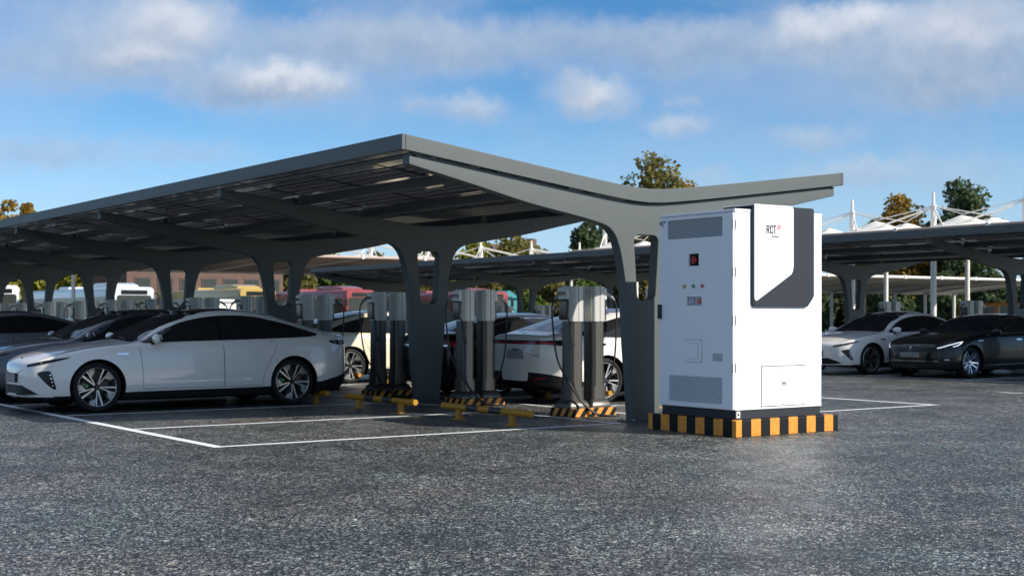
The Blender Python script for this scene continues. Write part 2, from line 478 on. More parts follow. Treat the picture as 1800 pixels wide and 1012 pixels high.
# ---------------------------------------------------------------- mesh helpers
class MB:
    def __init__(s): s.v, s.f, s.m = [], [], []
    def add(s, vs, fs, mi=0):
        o = len(s.v); s.v += [tuple(p) for p in vs]
        s.f += [tuple(i + o for i in f) for f in fs]; s.m += [mi] * len(fs); return s
    def box(s, x0, x1, y0, y1, z0, z1, mi=0):
        return s.add([(x0, y0, z0), (x1, y0, z0), (x1, y1, z0), (x0, y1, z0), (x0, y0, z1), (x1, y0, z1), (x1, y1, z1), (x0, y1, z1)],
                     [(0, 3, 2, 1), (4, 5, 6, 7), (0, 1, 5, 4), (1, 2, 6, 5), (2, 3, 7, 6), (3, 0, 4, 7)], mi)
    def tube(s, pts, r, n=8, mi=0, cap=True):
        pts = [Vector(p) for p in pts]
        rs = r if isinstance(r, (list, tuple)) else [r] * len(pts)
        vs, fs = [], []
        up = None
        for i, p in enumerate(pts):
            t = (pts[min(i + 1, len(pts) - 1)] - pts[max(i - 1, 0)]).normalized()
            if up is None:
                a = Vector((0, 0, 1)) if abs(t.z) < .9 else Vector((1, 0, 0))
                up = (a - t * a.dot(t)).normalized()
            else:
                up = (up - t * up.dot(t)).normalized()
            bn = t.cross(up)
            for k in range(n):
                a = 2 * PI * k / n
                vs.append(p + (up * math.cos(a) + bn * math.sin(a)) * rs[i])
        for i in range(len(pts) - 1):
            for k in range(n):
                k2 = (k + 1) % n
                fs.append((i * n + k, i * n + k2, (i + 1) * n + k2, (i + 1) * n + k))
        if cap:
            fs.append(tuple(reversed(range(n)))); fs.append(tuple(range((len(pts) - 1) * n, len(pts) * n)))
        return s.add(vs, fs, mi)
    def loft(s, rings, mi=0, cap=True, closed=True):
        n = len(rings[0]); vs = [p for r_ in rings for p in r_]; fs = []
        for i in range(len(rings) - 1):
            for k in range(n if closed else n - 1):
                k2 = (k + 1) % n
                fs.append((i * n + k, i * n + k2, (i + 1) * n + k2, (i + 1) * n + k))
        if cap:
            fs.append(tuple(reversed(range(n)))); fs.append(tuple(range((len(rings) - 1) * n, len(rings) * n)))
        return s.add(vs, fs, mi)
    def lathe(s, prof, n=32, axis='y', c=(0, 0, 0), mi=0):
        """prof: (radius, height along axis)"""
        vs, fs = [], []
        for r, h in prof:
            for k in range(n):
                a = 2 * PI * k / n
                if axis == 'y': vs.append((c[0] + r * math.cos(a), c[1] + h, c[2] + r * math.sin(a)))
                else: vs.append((c[0] + r * math.cos(a), c[1] + r * math.sin(a), c[2] + h))
        for i in range(len(prof) - 1):
            for k in range(n):
                k2 = (k + 1) % n
                f = (i * n + k, i * n + k2, (i + 1) * n + k2, (i + 1) * n + k)
                fs.append(f if axis != 'y' else tuple(reversed(f)))
        return s.add(vs, fs, mi)
    def build(s, name, mats, parent=None, smooth=False, angle=40, loc=None):
        me = bpy.data.meshes.new(name)
        me.from_pydata(s.v, [], s.f)
        if not isinstance(mats, (list, tuple)): mats = [mats]
        for m in mats: me.materials.append(m)
        if len(mats) > 1: me.polygons.foreach_set('material_index', s.m)
        if smooth:
            me.polygons.foreach_set('use_smooth', [True] * len(me.polygons))
            me.set_sharp_from_angle(angle=R(angle))
        me.update()
        return link(name, me, parent, loc)

def link(name, me, parent=None, loc=None):
    o = bpy.data.objects.new(name, me); col.objects.link(o)
    if parent: o.parent = parent
    if loc: o.location = loc
    return o

def tag(o, label=None, cat=None, group=None, kind=None):
    for k, v in (('label', label), ('category', cat), ('group', group), ('kind', kind)):
        if v: o[k] = v
    return o

def thing(name, label, cat, loc=(0, 0, 0), rz=0, group=None):
    o = bpy.data.objects.new(name, None); col.objects.link(o)
    o.empty_display_size = .3; o.location = loc; o.rotation_euler = (0, 0, rz)
    return tag(o, label, cat, group)

def copy_tree(o, parent=None):
    c = o.copy(); col.objects.link(c); c.parent = parent
    for ch in list(o.children): copy_tree(ch, c)
    return c

def structure(o): o['kind'] = 'structure'; return o

def round_rect(x0, x1, y0, y1, r, n=5):
    rr = r if isinstance(r, (list, tuple)) else [r] * 4     # bl, br, tr, tl
    out = []
    for (cx, cy, a0, q) in ((x0 + rr[0], y0 + rr[0], PI, rr[0]), (x1 - rr[1], y0 + rr[1], 1.5 * PI, rr[1]),
                            (x1 - rr[2], y1 - rr[2], 0, rr[2]), (x0 + rr[3], y1 - rr[3], .5 * PI, rr[3])):
        for k in range(n + 1):
            a = a0 + .5 * PI * k / n
            out.append((cx + q * math.cos(a), cy + q * math.sin(a)))
    return out

def prism(outline, holes, fn, d0, d1, mb=None, mi=0):
    """extrude a 2D outline (with holes) between depths d0 and d1; fn(a, b, d) -> point"""
    mb = mb or MB()
    pts, edges, loops = [], [], []
    for lp in [outline] + list(holes):
        o = len(pts); n = len(lp); pts += [Vector(p) for p in lp]
        edges += [(o + i, o + (i + 1) % n) for i in range(n)]
        loops.append((o, n))
    vv, ee, ff, *_ = delaunay_2d_cdt(pts, edges, [], 0, 1e-6)
    def inside(p, lp):
        c = False; n = len(lp)
        for i in range(n):
            a, b = lp[i], lp[(i + 1) % n]
            if (a[1] > p[1]) != (b[1] > p[1]) and p[0] < (b[0] - a[0]) * (p[1] - a[1]) / (b[1] - a[1]) + a[0]: c = not c
        return c
    tri = []
    for f in ff:
        c = sum((vv[i] for i in f), Vector((0, 0))) / len(f)
        if inside(c, outline) and not any(inside(c, h) for h in holes): tri.append(tuple(f))
    n = len(vv)
    vs = [fn(p.x, p.y, d0) for p in vv] + [fn(p.x, p.y, d1) for p in vv]
    fs = [tuple(reversed(f)) for f in tri] + [tuple(i + n for i in f) for f in tri]
    cnt = {}
    for f in tri:
        for i in range(len(f)):
            a, b = f[i], f[(i + 1) % len(f)]
            cnt[(a, b)] = 1
    for (a, b) in cnt:
        if (b, a) not in cnt: fs.append((a, b, b + n, a + n))
    mb.add(vs, fs, mi)
    return mb

def fix_normals(o):
    bm = bmesh.new(); bm.from_mesh(o.data); bmesh.ops.recalc_face_normals(bm, faces=bm.faces); bm.to_mesh(o.data); bm.free()
    return o

def bevel(o, w, seg=2, angle=40):
    bm = bmesh.new(); bm.from_mesh(o.data)
    bmesh.ops.remove_doubles(bm, verts=bm.verts, dist=1e-5)
    bmesh.ops.recalc_face_normals(bm, faces=bm.faces)
    es = [e for e in bm.edges if len(e.link_faces) == 2 and e.calc_face_angle(0) > R(angle)]
    bmesh.ops.bevel(bm, geom=es, offset=w, segments=seg, affect='EDGES', profile=.5, clamp_overlap=True)
    bm.to_mesh(o.data); bm.free()
    # normals weighted by face area: broad faces stay flat, only the rounded edge is shaded round
    me = o.data
    me.polygons.foreach_set('use_smooth', [True] * len(me.polygons))
    me.set_sharp_from_angle(angle=R(50))
    acc = [Vector((0, 0, 0)) for _ in me.vertices]
    for p in me.polygons:
        n_ = p.normal * p.area
        for vi in p.vertices: acc[vi] += n_
    big = max(p.area for p in me.polygons)
    nl = [None] * len(me.loops)
    for p in me.polygons:
        for li, vi in zip(p.loop_indices, p.vertices):
            a_ = acc[vi].normalized()
            nl[li] = a_ if a_.dot(p.normal) > .64 else p.normal.copy()
    me.normals_split_custom_set(nl)
    return o

def catmull(pts, n=6, closed=True):
    pts = [Vector(p) for p in pts]; N = len(pts); out = []
    for i in range(N if closed else N - 1):
        if closed: p0, p1, p2, p3 = pts[i - 1], pts[i], pts[(i + 1) % N], pts[(i + 2) % N]
        else: p0, p1, p2, p3 = pts[max(i - 1, 0)], pts[i], pts[i + 1], pts[min(i + 2, N - 1)]
        for k in range(n):
            t = k / n
            out.append(.5 * ((2 * p1) + (p2 - p0) * t + (2 * p0 - 5 * p1 + 4 * p2 - p3) * t * t + (3 * p1 - p0 - 3 * p2 + p3) * t ** 3))
    if not closed: out.append(pts[-1])
    return out

# ---------------------------------------------------------------- ground and painted lines
g = MB()
g.add([(-1500, -1500, 0), (1500, -1500, 0), (1500, 1500, 0), (-1500, 1500, 0)], [(0, 1, 2, 3)])
structure(g.build('ground', M['asphalt']))

def line(x0, x1, y0, y1, z=.004):
    m = MB(); m.add([(x0, y0, z), (x1, y0, z), (x1, y1, z), (x0, y1, z)], [(0, 1, 2, 3)])
    return structure(m.build('parking_line', M['line']))
W2 = .062
def bays(xa, xb, xback, y0, n, first=0):
    """xa: aisle line, xback: line by the columns"""
    y1 = y0 + 2.7 * n
    line(xa - W2, xa + W2, y0 - W2, y1 + W2)
    line(xback - W2 * .8, xback + W2 * .8, y0 - W2, y1 + W2, .005)
    a, b = sorted((xa, xback))
    for k in range(n + 1):
        y = y0 + 2.7 * k
        line(a + W2 + .002, b - W2 - .002, y - W2 * .85, y + W2 * .85)
bays(-6.05, -.62, -.62, -.06, 14)
bays(5.74, .62, .62, -.06, 14)
bays(13.05, 18.35, 18.35, -.6, 15)
bays(24.9, 19.6, 19.6, -.6, 15)
m = MB(); m.add([(9.50, 1.46, .004), (9.62, 1.50, .004), (10.62, -.76, .004), (10.50, -.80, .004)], [(0, 3, 2, 1)])
structure(m.build('parking_line', M['line']))

# ---------------------------------------------------------------- solar carports
HALF = 3.68
def roof_top(s): return 2.985 + .1285 * math.sqrt(s * s + .35 * .35)
FR_T = .16
def frame_outline():
    """one half, then mirrored: foot, column side, fillet, arm underside, arm end, arm top"""
    half = [(.215, 0), (.30, 1.0), (.345, 1.7), (.40, 2.05), (.455, 2.26), (.53, 2.42), (.66, 2.525), (.90, 2.585), (1.28, 2.655),
            (1.88, 2.755), (2.65, 2.925), (3.60, 3.125)]
    half = [(p.x, p.y) for p in catmull([Vector(h) for h in half], 3, False)]
    top = [(3.60, roof_top(3.60) - .19), (2.6, roof_top(2.6) - .19), (1.6, roof_top(1.6) - .19), (.8, roof_top(.8) - .19), (.35, roof_top(.35) - .19), (0, roof_top(0) - .19)]
    r = half + top
    l = [(-x, z) for x, z in reversed(r[:-1])]
    return r + l
win = []
for (x, z) in round_rect(-1, 1, 1.58, 2.43, [.10, .10, .10, .10]):
    k = (z - 1.58) / .85
    # corner rounding is done in metres, so widen about the corner centre
    win.append((x, z))
def window_loop():
    b, t = .155, .205
    out = []
    for (sx, z, a0) in ((-1, 1.58, PI), (1, 1.58, 1.5 * PI), (1, 2.43, 0), (-1, 2.43, .5 * PI)):
        r = .085; w = b if z < 2 else t
        cx = sx * (w - r); cz = z + r if z < 2 else z - r
        for k in range(6):
            a = a0 + .5 * PI * k / 5
            out.append((cx + r * math.cos(a), cz + r * math.sin(a)))
    return out
fr_mesh = None
panel_mesh = {}
def carport(x0, y0, nbay, label, group):
    global fr_mesh
    t = thing('solar_carport', label, 'carport', (x0, y0, 0), 0, group)
    span = 5.4
    L1 = nbay * span + FR_T
    for k in range(nbay + 1):
        if fr_mesh is None:
            mb = prism(frame_outline(), [window_loop()], lambda a, b, d: (a, d, b), 0, FR_T)
            o = mb.build('frame', M['steel_grey'], t)
            fix_normals(o); bevel(o, .012, 2, 50)
            fr_mesh = o.data
            # foot plate
            b = MB().box(-.30, .30, -.07, FR_T + .07, 0, .02).build('base_plate', M['steel_dark'], o)
            fr_mesh2 = b.data
            carport.plate = b.data
            bm_ = MB()
            for bx_ in (-.25, .25):
                for by_ in (-.045, FR_T + .045): bm_.lathe([(.001, .045), (.016, .045), (.016, .0205), (.024, .0205), (.024, .02)], 6, 'z', (bx_, by_, 0))
            bm_.build('anchor_bolts', M['grey_metal'], o); carport.bolts = o.children[-1].data
        else:
            o = link('frame', fr_mesh, t); link('base_plate', carport.plate, o); link('anchor_bolts', carport.bolts, o)
        o.location = (0, k * span, 0)
    def strip(sgn_list):
        pass
    # end fascias follow the folded roofline
    xs = [-HALF, -2.6, -1.6, -.9, -.5, -.25, 0, .25, .5, .9, 1.6, 2.6, HALF]
    for ya, yb in ((-.062, -.012), (L1 + .012, L1 + .062)):
        rings = [[(x, ya, roof_top(x) - .18), (x, yb, roof_top(x) - .18), (x, yb, roof_top(x)), (x, ya, roof_top(x))] for x in xs]
        o = MB().loft(rings).build('end_fascia', M['steel_grey'], t); fix_normals(o); bevel(o, .006, 2, 60)
    zt = roof_top(HALF)
    for sx in (-1, 1):
        xa, xb = sorted((sx * (HALF + .002), sx * (HALF + .052)))
        o = MB().box(xa, xb, -.062, L1 + .062, zt - .18, zt + .002).build('edge_fascia', M['steel_grey'], t); bevel(o, .006, 2, 60)
        # eaves rail carried by the arm ends
        o = MB().tube([(sx * 3.53, .0, 3.245), (sx * 3.53, L1, 3.245)], .030, 10).build('eaves_rail', M['steel_grey'], t, True)
        for x in (2.30, 1.20):
            z = roof_top(x) - .075
            dz = .1285 * .05
            a, b = sx * (x - .05), sx * (x + .05)
            mb = MB()
            for k in range(nbay):
                ys, ye = k * span + FR_T + .003, (k + 1) * span - .003
                m_ = MB().box(min(a, b), max(a, b), ys, ye, z - .135, z - .012)
                o = m_.build('purlin', M['steel_dark'], t)
    # folded gutter plate along the valley, and a thin cover over the panels
    gx = [-.50, -.25, 0, .25, .50]
    rings = [[(x, -.008, roof_top(x) - .085), (x, L1 + .008, roof_top(x) - .085), (x, L1 + .008, roof_top(x) - .068), (x, -.008, roof_top(x) - .068)] for x in gx]
    o = MB().loft(rings).build('valley_gutter', M['steel_grey'], t); fix_normals(o)
    # solar panels: two along each slope
    slopes = ((.36, 1.165), (1.175, 1.99), (2.00, 2.825), (2.835, 3.672))
    npan = int(round(L1 / 1.77)); pw = L1 / npan
    for sx in (-1, 1):
        for (xa, xb) in slopes:
            key = (sx, xa, round(pw, 4))
            for k in range(npan):
                if key not in panel_mesh:
                    za, zb = roof_top(xa) - .045, roof_top(xb) - .045
                    mb = MB()
                    xm, zm = (xa + xb) / 2, (za + zb) / 2
                    h = pw / 2 - .003
                    def slab(ex, lo, hi, hh, mi):
                        pts = []
                        for dz in (lo, hi):
                            for (x, z, y) in ((xa + ex, za, -hh), (xb - ex, zb, -hh), (xb - ex, zb, hh), (xa + ex, za, hh)):
                                pts.append((sx * (x - xm), y, z - zm + dz))
                        f = [(0, 3, 2, 1), (4, 5, 6, 7), (0, 1, 5, 4), (1, 2, 6, 5), (2, 3, 7, 6), (3, 0, 4, 7)]
                        if sx < 0: f = [tuple(reversed(q)) for q in f]
                        mb.add(pts, f, mi)
                    slab(.03, -.008, .028, h - .03, 0)
                    # aluminium frame round the glass
                    for (x1_, x2_, y1_, y2_) in ((xa, xa + .03, -h, h), (xb - .03, xb, -h, h), (xa + .03, xb - .03, -h, -h + .03), (xa + .03, xb - .03, h - .03, h)):
                        sl_ = (zb - za) / (xb - xa)
                        pts = []
                        for dz in (-.012, .032):
                            for (x, y) in ((x1_, y1_), (x2_, y1_), (x2_, y2_), (x1_, y2_)):
                                pts.append((sx * (x - xm), y, za + (x - xa) * sl_ - zm + dz))
                        f = [(0, 3, 2, 1), (4, 5, 6, 7), (0, 1, 5, 4), (1, 2, 6, 5), (2, 3, 7, 6), (3, 0, 4, 7)]
                        if sx < 0: f = [tuple(reversed(q)) for q in f]
                        mb.add(pts, f, 1)
                    o = mb.build('solar_panel', [M['solar'], M['steel_dark']], t)
                    panel_mesh[key] = (o.data, (sx * xm, zm))
                else:
                    o = link('solar_panel', panel_mesh[key][0], t)
                (xx, zz) = panel_mesh[key][1]
                o.location = (xx, (k + .5) * pw, zz)
    return t
carport(-.08, 0, 7, 'grey steel solar carport in front, its V roof rising above the white cabinet', 'solar carports in two rows')
carport(19.03, -3.3, 8, 'grey solar carport of the second row, behind and lower in view, over the black sedan', 'solar carports in two rows')

# ---------------------------------------------------------------- white power cabinet on its striped pad
pad = MB().box(0, 1.70, 0, 1.51, 0, .19).build('concrete_pad', M['pad'], None, loc=(-.82, -2.40, 0))
bevel(pad, .008, 2)
tag(pad, 'low concrete pad with upright orange and black stripes under the white cabinet', 'pad')

CX0, CX1, CY0, CY1, CZ0, CZ1 = -.735, .702, -2.30, -1.025, .295, 2.600
cab = thing('power_cabinet', 'tall white power cabinet marked RCT power with grey front door and charcoal side shield', 'cabinet', (CX0, CY0, .19))
cw, cd, ch = CX1 - CX0, CY1 - CY0, CZ1 - .19
zb = CZ0 - .19
o = MB().box(.012, cw - .012, .012, cd - .012, 0.0, zb).build('plinth', M['charcoal'], cab); bevel(o, .006)
o = MB().box(0, cw, 0, cd, zb + .002, ch - .035).build('body', M['white_cab'], cab); bevel(o, .006)
o = MB().box(-.012, cw + .004, -.004, cd + .006, ch - .032, ch).build('lid', M['white_cab'], cab); bevel(o, .005)
# front door on the -x face; fx from the far edge to the near edge, fy from the top down
DH = ch - .04 - zb
def FY(fx): return cd * (1 - fx)
def FZ(fy): return ch - .002 - fy * (ch - zb)
# openings in the door
def rect(fx0, fx1, fy0, fy1): return (FY(fx1), FY(fx0), FZ(fy1), FZ(fy0))
sw = rect(.415, .55, .212, .275)
es = rect(.385, .585, .432, .478)
vt = rect(.12, .86, .034, .132)
lv = rect(.14, .855, .838, .972)
def rl(q): return [(q[0], q[2]), (q[1], q[2]), (q[1], q[3]), (q[0], q[3])]
door = prism([(.008, zb + .012), (cd - .006, zb + .012), (cd - .006, ch - .042), (.008, ch - .042)], [rl(sw), rl(es), rl(vt), rl(lv)],
             lambda a, b, d: (d, a, b), -.003, -.028).build('door', M['white_cab'], cab)
fix_normals(door)
# recess liners (dark boxes let into the body side of the openings)
def recess(q, nm, m, par):
    o = MB().box(-.0025, -.001, q[0] - .01, q[1] + .01, q[2] - .01, q[3] + .01).build(nm, m, par)
    return o
recess(sw, 'switch_recess', M['black'], door)
recess(es, 'button_recess', M['grey_metal'], door)
recess(vt, 'vent_backing', M['black'], door)
recess(lv, 'louvre_backing', M['black'], door)
# perforated vent: a sheet with hexagonally spaced holes, real openings
def perforated(q):
    w, h = q[1] - q[0], q[3] - q[2]
    pitch = .0185; r = .0066
    mb = MB()
    nx = int(w / pitch); nz = int(h / (pitch * .866))
    px_, pz_ = w / nx, h / nz
    for j in range(nz):
        off = .5 * px_ if j % 2 else 0
        zc_ = q[2] + (j + .5) * pz_
        if off:
            mb.add([(-.014, q[0], zc_ - pz_ / 2), (-.014, q[0] + off, zc_ - pz_ / 2), (-.014, q[0] + off, zc_ + pz_ / 2), (-.014, q[0], zc_ + pz_ / 2)], [(0, 3, 2, 1)])
            mb.add([(-.014, q[1] - off, zc_ - pz_ / 2), (-.014, q[1], zc_ - pz_ / 2), (-.014, q[1], zc_ + pz_ / 2), (-.014, q[1] - off, zc_ + pz_ / 2)], [(0, 3, 2, 1)])
        for i in range(nx - (1 if off else 0)):
            yc_ = q[0] + off + (i + .5) * px_
            sq = [(yc_ - px_ / 2, zc_ - pz_ / 2), (yc_ + px_ / 2, zc_ - pz_ / 2), (yc_ + px_ / 2, zc_ + pz_ / 2), (yc_ - px_ / 2, zc_ + pz_ / 2)]
            hole = [(yc_ + r * math.cos(a), zc_ + r * math.sin(a)) for a in (1.25 * PI, 1.75 * PI, 2.25 * PI, 2.75 * PI)]
            vs_ = [(-.014, *p) for p in sq] + [(-.014, *p) for p in hole]
            mb.add(vs_, [(0, 4, 5, 1), (1, 5, 6, 2), (2, 6, 7, 3), (3, 7, 4, 0)])
    return mb
perforated(vt).build('vent_grille', M['grey_metal'], door)
# louvre slats, one by one
nsl = 15
slm = None
for k in range(nsl):
    z = lv[2] + (k + .5) * (lv[3] - lv[2]) / nsl
    hh = (lv[3] - lv[2]) / nsl
    if slm is None:
        w_ = (lv[1] - lv[0]) / 2
        m_ = MB().add([(-.006, -w_, hh * .35), (-.006, w_, hh * .35), (-.026, w_, -hh * .30), (-.026, -w_, -hh * .30), (-.024, -w_, -hh * .40), (-.024, w_, -hh * .40), (-.004, w_, hh * .27), (-.004, -w_, hh * .27)],
                      [(0, 3, 2, 1), (3, 4, 5, 2), (4, 7, 6, 5), (0, 1, 6, 7), (0, 7, 4, 3), (1, 2, 5, 6)])
        s_ = m_.build('louvre_slat', M['white_cab'], door); slm = s_.data
    else: s_ = link('louvre_slat', slm, door)
    s_.location = (0, (lv[0] + lv[1]) / 2, z)
# isolator switch
yc, zc = (sw[0] + sw[1]) / 2 - .012, (sw[2] + sw[3]) / 2 - .004
o = MB().lathe([(0.001, 0), (.052, 0), (.052, .012), (.001, .012)], 20, 'y').build('switch_plate', M['black'], door, True)
o.rotation_euler = (0, 0, R(90)); o.location = (-.004, yc, zc)
o = MB().lathe([(.034, .0), (.040, .008), (.040, .022), (.034, .028), (.001, .028)], 20, 'y').box(-.010, .010, .028, .040, -.046, .046).build('rotary_switch', M['red'], door, True)
o.rotation_euler = (0, 0, R(90)); o.location = (-.014, yc, zc)
# lamps
for fx, k in ((.36, 'yellow'), (.483, 'green'), (.603, 'red')):
    o = MB().lathe([(.024, 0), (.024, .006), (.019, .008)], 18, 'y').build('indicator_lamp', M['grey_metal'], door, True)
    o['label'] = k + ' indicator lamp'
    o.rotation_euler = (0, 0, R(90)); o.location = (-.028, FY(fx), FZ(.378))
    l_ = MB().lathe([(.0185, .007), (.0185, .018), (.013, .026), (.001, .028)], 18, 'y').build('lens', M['lamp_' + k], o, True)
# emergency button and key plate
ye = es[0] + .045
o = MB().lathe([(.018, 0), (.018, .012), (.029, .014), (.031, .022), (.026, .030), (.001, .032)], 20, 'y').build('emergency_button', M['lamp_red'], door, True)
o.rotation_euler = (0, 0, R(90)); o.location = (-.004, ye, (es[2] + es[3]) / 2)
o = MB().box(-.012, -.003, es[1] - .11, es[1] - .02, es[2] + .02, es[3] - .02).build('display', M['grey_metal'], door); bevel(o, .003)
# framed access flap
q = rect(.372, .592, .652, .765)
o = prism(round_rect(q[0], q[1], q[2], q[3], .02), [], lambda a, b, d: (d, a, b), -.0282, -.038).build('access_panel', M['white_cab'], door); fix_normals(o); bevel(o, .003)
MB().box(-.0296, -.0284, q[0] - .007, q[1] + .007, q[2] - .007, q[3] + .007).build('panel_gasket', M['grey_metal'], door)
q2 = (q[0] + .055, q[1] - .085, q[2] + .04, q[3] - .045)
o2 = MB().box(-.046, -.0385, q2[0], q2[1], q2[2], q2[3]).build('flap', M['white_cab'], o); bevel(o2, .002)
MB().box(-.0392, -.0382, q2[0] - .006, q2[1] + .006, q2[2] - .006, q2[3] + .006).build('flap_gasket', M['grey_metal'], o)
for (a, b) in ((q[0] + .016, q[2] + .02), (q[1] - .016, q[2] + .02), (q[0] + .016, q[3] - .02), (q[1] - .016, q[3] - .02)):
    s_ = MB().lathe([(.006, 0), (.005, .003), (.001, .003)], 8, 'y').build('screw', M['grey_metal'], o); s_.rotation_euler = (0, 0, R(90)); s_.location = (-.038, a, b)
q = rect(.735, .862, .718, .757)
MB().box(-.031, -.0282, q[0], q[1], q[2], q[3]).build('rating_plate', mat('rating_plate_print', (.42, .43, .44), .5, var=.25, scale=60), door)
# door handle at the far edge, hinges at the near edge
o = MB().box(-.062, -.0282, cd - .052, cd - .006, FZ(.545), FZ(.470)).build('door_handle', M['charcoal'], door); bevel(o, .006)
for fy in (.055, .29, .53, .765):
    o = MB().box(-.034, -.0285, .0, .016, FZ(fy + .045), FZ(fy)).build('hinge', M['grey_metal'], door); bevel(o, .002)
    o = MB().box(.006, .016, -.005, -.0005, FZ(fy + .045), FZ(fy)).build('hinge', M['grey_metal'], cab)

def text_obj(name, body, size, m, parent, mtx, xscale=1.0, bold=.0, shear=0, ext=.0008, space=1.0):
    cu = bpy.data.curves.new(name, 'FONT'); cu.body = body; cu.size = size; cu.offset = bold; cu.extrude = ext; cu.shear = shear; cu.space_character = space
    cu.resolution_u = 3
    tmp = bpy.data.objects.new('tmp', cu); col.objects.link(tmp)
    dg = bpy.context.evaluated_depsgraph_get()
    me = bpy.data.meshes.new_from_object(tmp.evaluated_get(dg))
    bpy.data.objects.remove(tmp)
    me.name = name
    me.transform(mtx @ Matrix.Diagonal((xscale, 1, 1, 1)))
    me.materials.clear(); me.materials.append(m)
    return link(name, me, parent)

def logo(parent, mtx, h, flag_m):
    """RCT in condensed capitals, a ribbed flag at its upper right, 'power' small below"""
    Rr = [(0, 0), (0, 1), (.32, 1), (.46, .94), (.51, .82), (.51, .67), (.46, .55), (.37, .49), (.53, 0), (.36, 0), (.22, .45), (.16, .45), (.16, 0)]
    Rh = [(.16, .59), (.29, .59), (.345, .65), (.345, .81), (.29, .86), (.16, .86)]
    Cc = [(.50, .66), (.50, .85), (.42, .97), (.30, 1), (.18, 1), (.05, .95), (0, .83), (0, .17), (.05, .05), (.18, 0), (.30, 0), (.42, .03), (.50, .15), (.50, .34),
          (.345, .34), (.345, .20), (.29, .145), (.20, .145), (.16, .20), (.16, .80), (.20, .855), (.29, .855), (.345, .80), (.345, .66)]
    Tt = [(.17, 0), (.17, .855), (0, .855), (0, 1), (.50, 1), (.50, .855), (.33, .855), (.33, 0)]
    mb = MB()
    for x0, o_, hs_ in ((0, Rr, [Rh]), (.60, Cc, []), (1.14, Tt, [])):
        prism([((x0 + x) * h, y * h) for x, y in o_], [[((x0 + x) * h, y * h) for x, y in q] for q in hs_], lambda a, b, d: (a, b, d), .0002, .0012, mb)
    o = mb.build('logo_lettering', M['logo_dark'], parent); o.data.transform(mtx); fix_normals(o)
    text_obj('logo_word', 'power', h * .46, M['logo_grey'], parent, mtx @ Matrix.Translation((h * .88, -h * .44, 0)), 1.0, h * .014)
    mb = MB()
    for k in range(3):           # three slanted bars, each waving in two halves
        z0 = h * (.50 + .19 * k)
        x0 = h * (1.69 + .05 * k)
        for (a, b, dz) in ((0, .32, 0), (.34, .66, .07)):
            xa, xb = x0 + a * h, x0 + b * h
            za = z0 + dz * h
            mb.add([(xa, za, .001), (xb, za + .07 * h, .001), (xb + .05 * h, za + .20 * h, .001), (xa + .05 * h, za + .13 * h, .001)], [(0, 1, 2, 3)])
    o = mb.build('logo_flag', flag_m, parent)
    o.data.transform(mtx)
# on the door (reads along -y when seen from -x)
mdoor = Matrix(((0, 0, -1, -.0288), (-1, 0, 0, FY(.012)), (0, 1, 0, FZ(.055)), (0, 0, 0, 1)))
logo(door, mdoor, .044, M['logo_dark'])

# right-hand side (-y face): shield, hatch, corner label
def SX(f): return cw * f
th = .030
sx0, sx1 = SX(.175), SX(.885)
z_top, z_bot = ch + .052, FZ(.485)
ch_ = .13
outl = []
for (cx_, cz_, a0, r_) in ((sx0 + .05, z_bot + .05, PI, .05),):
    outl += [(cx_ + r_ * math.cos(a0 + .5 * PI * k / 5), cz_ + r_ * math.sin(a0 + .5 * PI * k / 5)) for k in range(6)]
outl += [(sx1 - ch_, z_bot), (sx1 - ch_ * .80, z_bot + .012), (sx1 - .02, z_bot + ch_ * .80), (sx1, z_bot + ch_ * 1.05)]
outl += [(sx1 - .03 + .03 * math.cos(.5 * PI * k / 5), z_top - .03 + .03 * math.sin(.5 * PI * k / 5)) for k in range(6)]
outl += [(sx0, z_top)]
shield = prism(outl, [], lambda a, b, d: (a, d, b), -.002, -th).build('side_shield', M['charcoal'], cab); fix_normals(shield); bevel(shield, .008, 2, 60)
# cap folded over the lid
o = MB().box(sx0 - .0, sx1 - .01, -.0015, .46, ch + .030, z_top - .003).build('shield_cap', M['charcoal'], shield); bevel(o, .008)
# white face plate with a rounded top right corner and a long diagonal lower edge
px0, px1 = sx0 + .014, SX(.632)
pz1, pzm, pzb = z_top + .010, FZ(.275), FZ(.455)
pl = [(px0, pzb + .03), (px0 + .012, pzb + .006), (px0 + .035, pzb), (px0 + .06, pzb + .012), (px1 - .035, pzm - .10), (px1 - .012, pzm - .06), (px1, pzm)]
pl += [(px1 - .045 + .045 * math.cos(.5 * PI * k / 5), pz1 - .045 + .045 * math.sin(.5 * PI * k / 5)) for k in range(6)]
pl += [(px0 + .012, pz1), (px0, pz1 - .012)]
wp = prism(pl, [], lambda a, b, d: (a, d, b), -th - .0005, -th - .014).build('white_face_plate', M['white_cab'], shield); fix_normals(wp); bevel(wp, .005, 2, 60)
o = MB().box(px0 + .0, px1 - .045, -th - .013, .46, z_top - .001, z_top + .010).build('top_flange', M['white_cab'], wp)
msh = Matrix(((1, 0, 0, SX(.318)), (0, 0, -1, -th - .0145), (0, 1, 0, FZ(.117)), (0, 0, 0, 1)))
logo(wp, msh, .098, M['logo_red'])
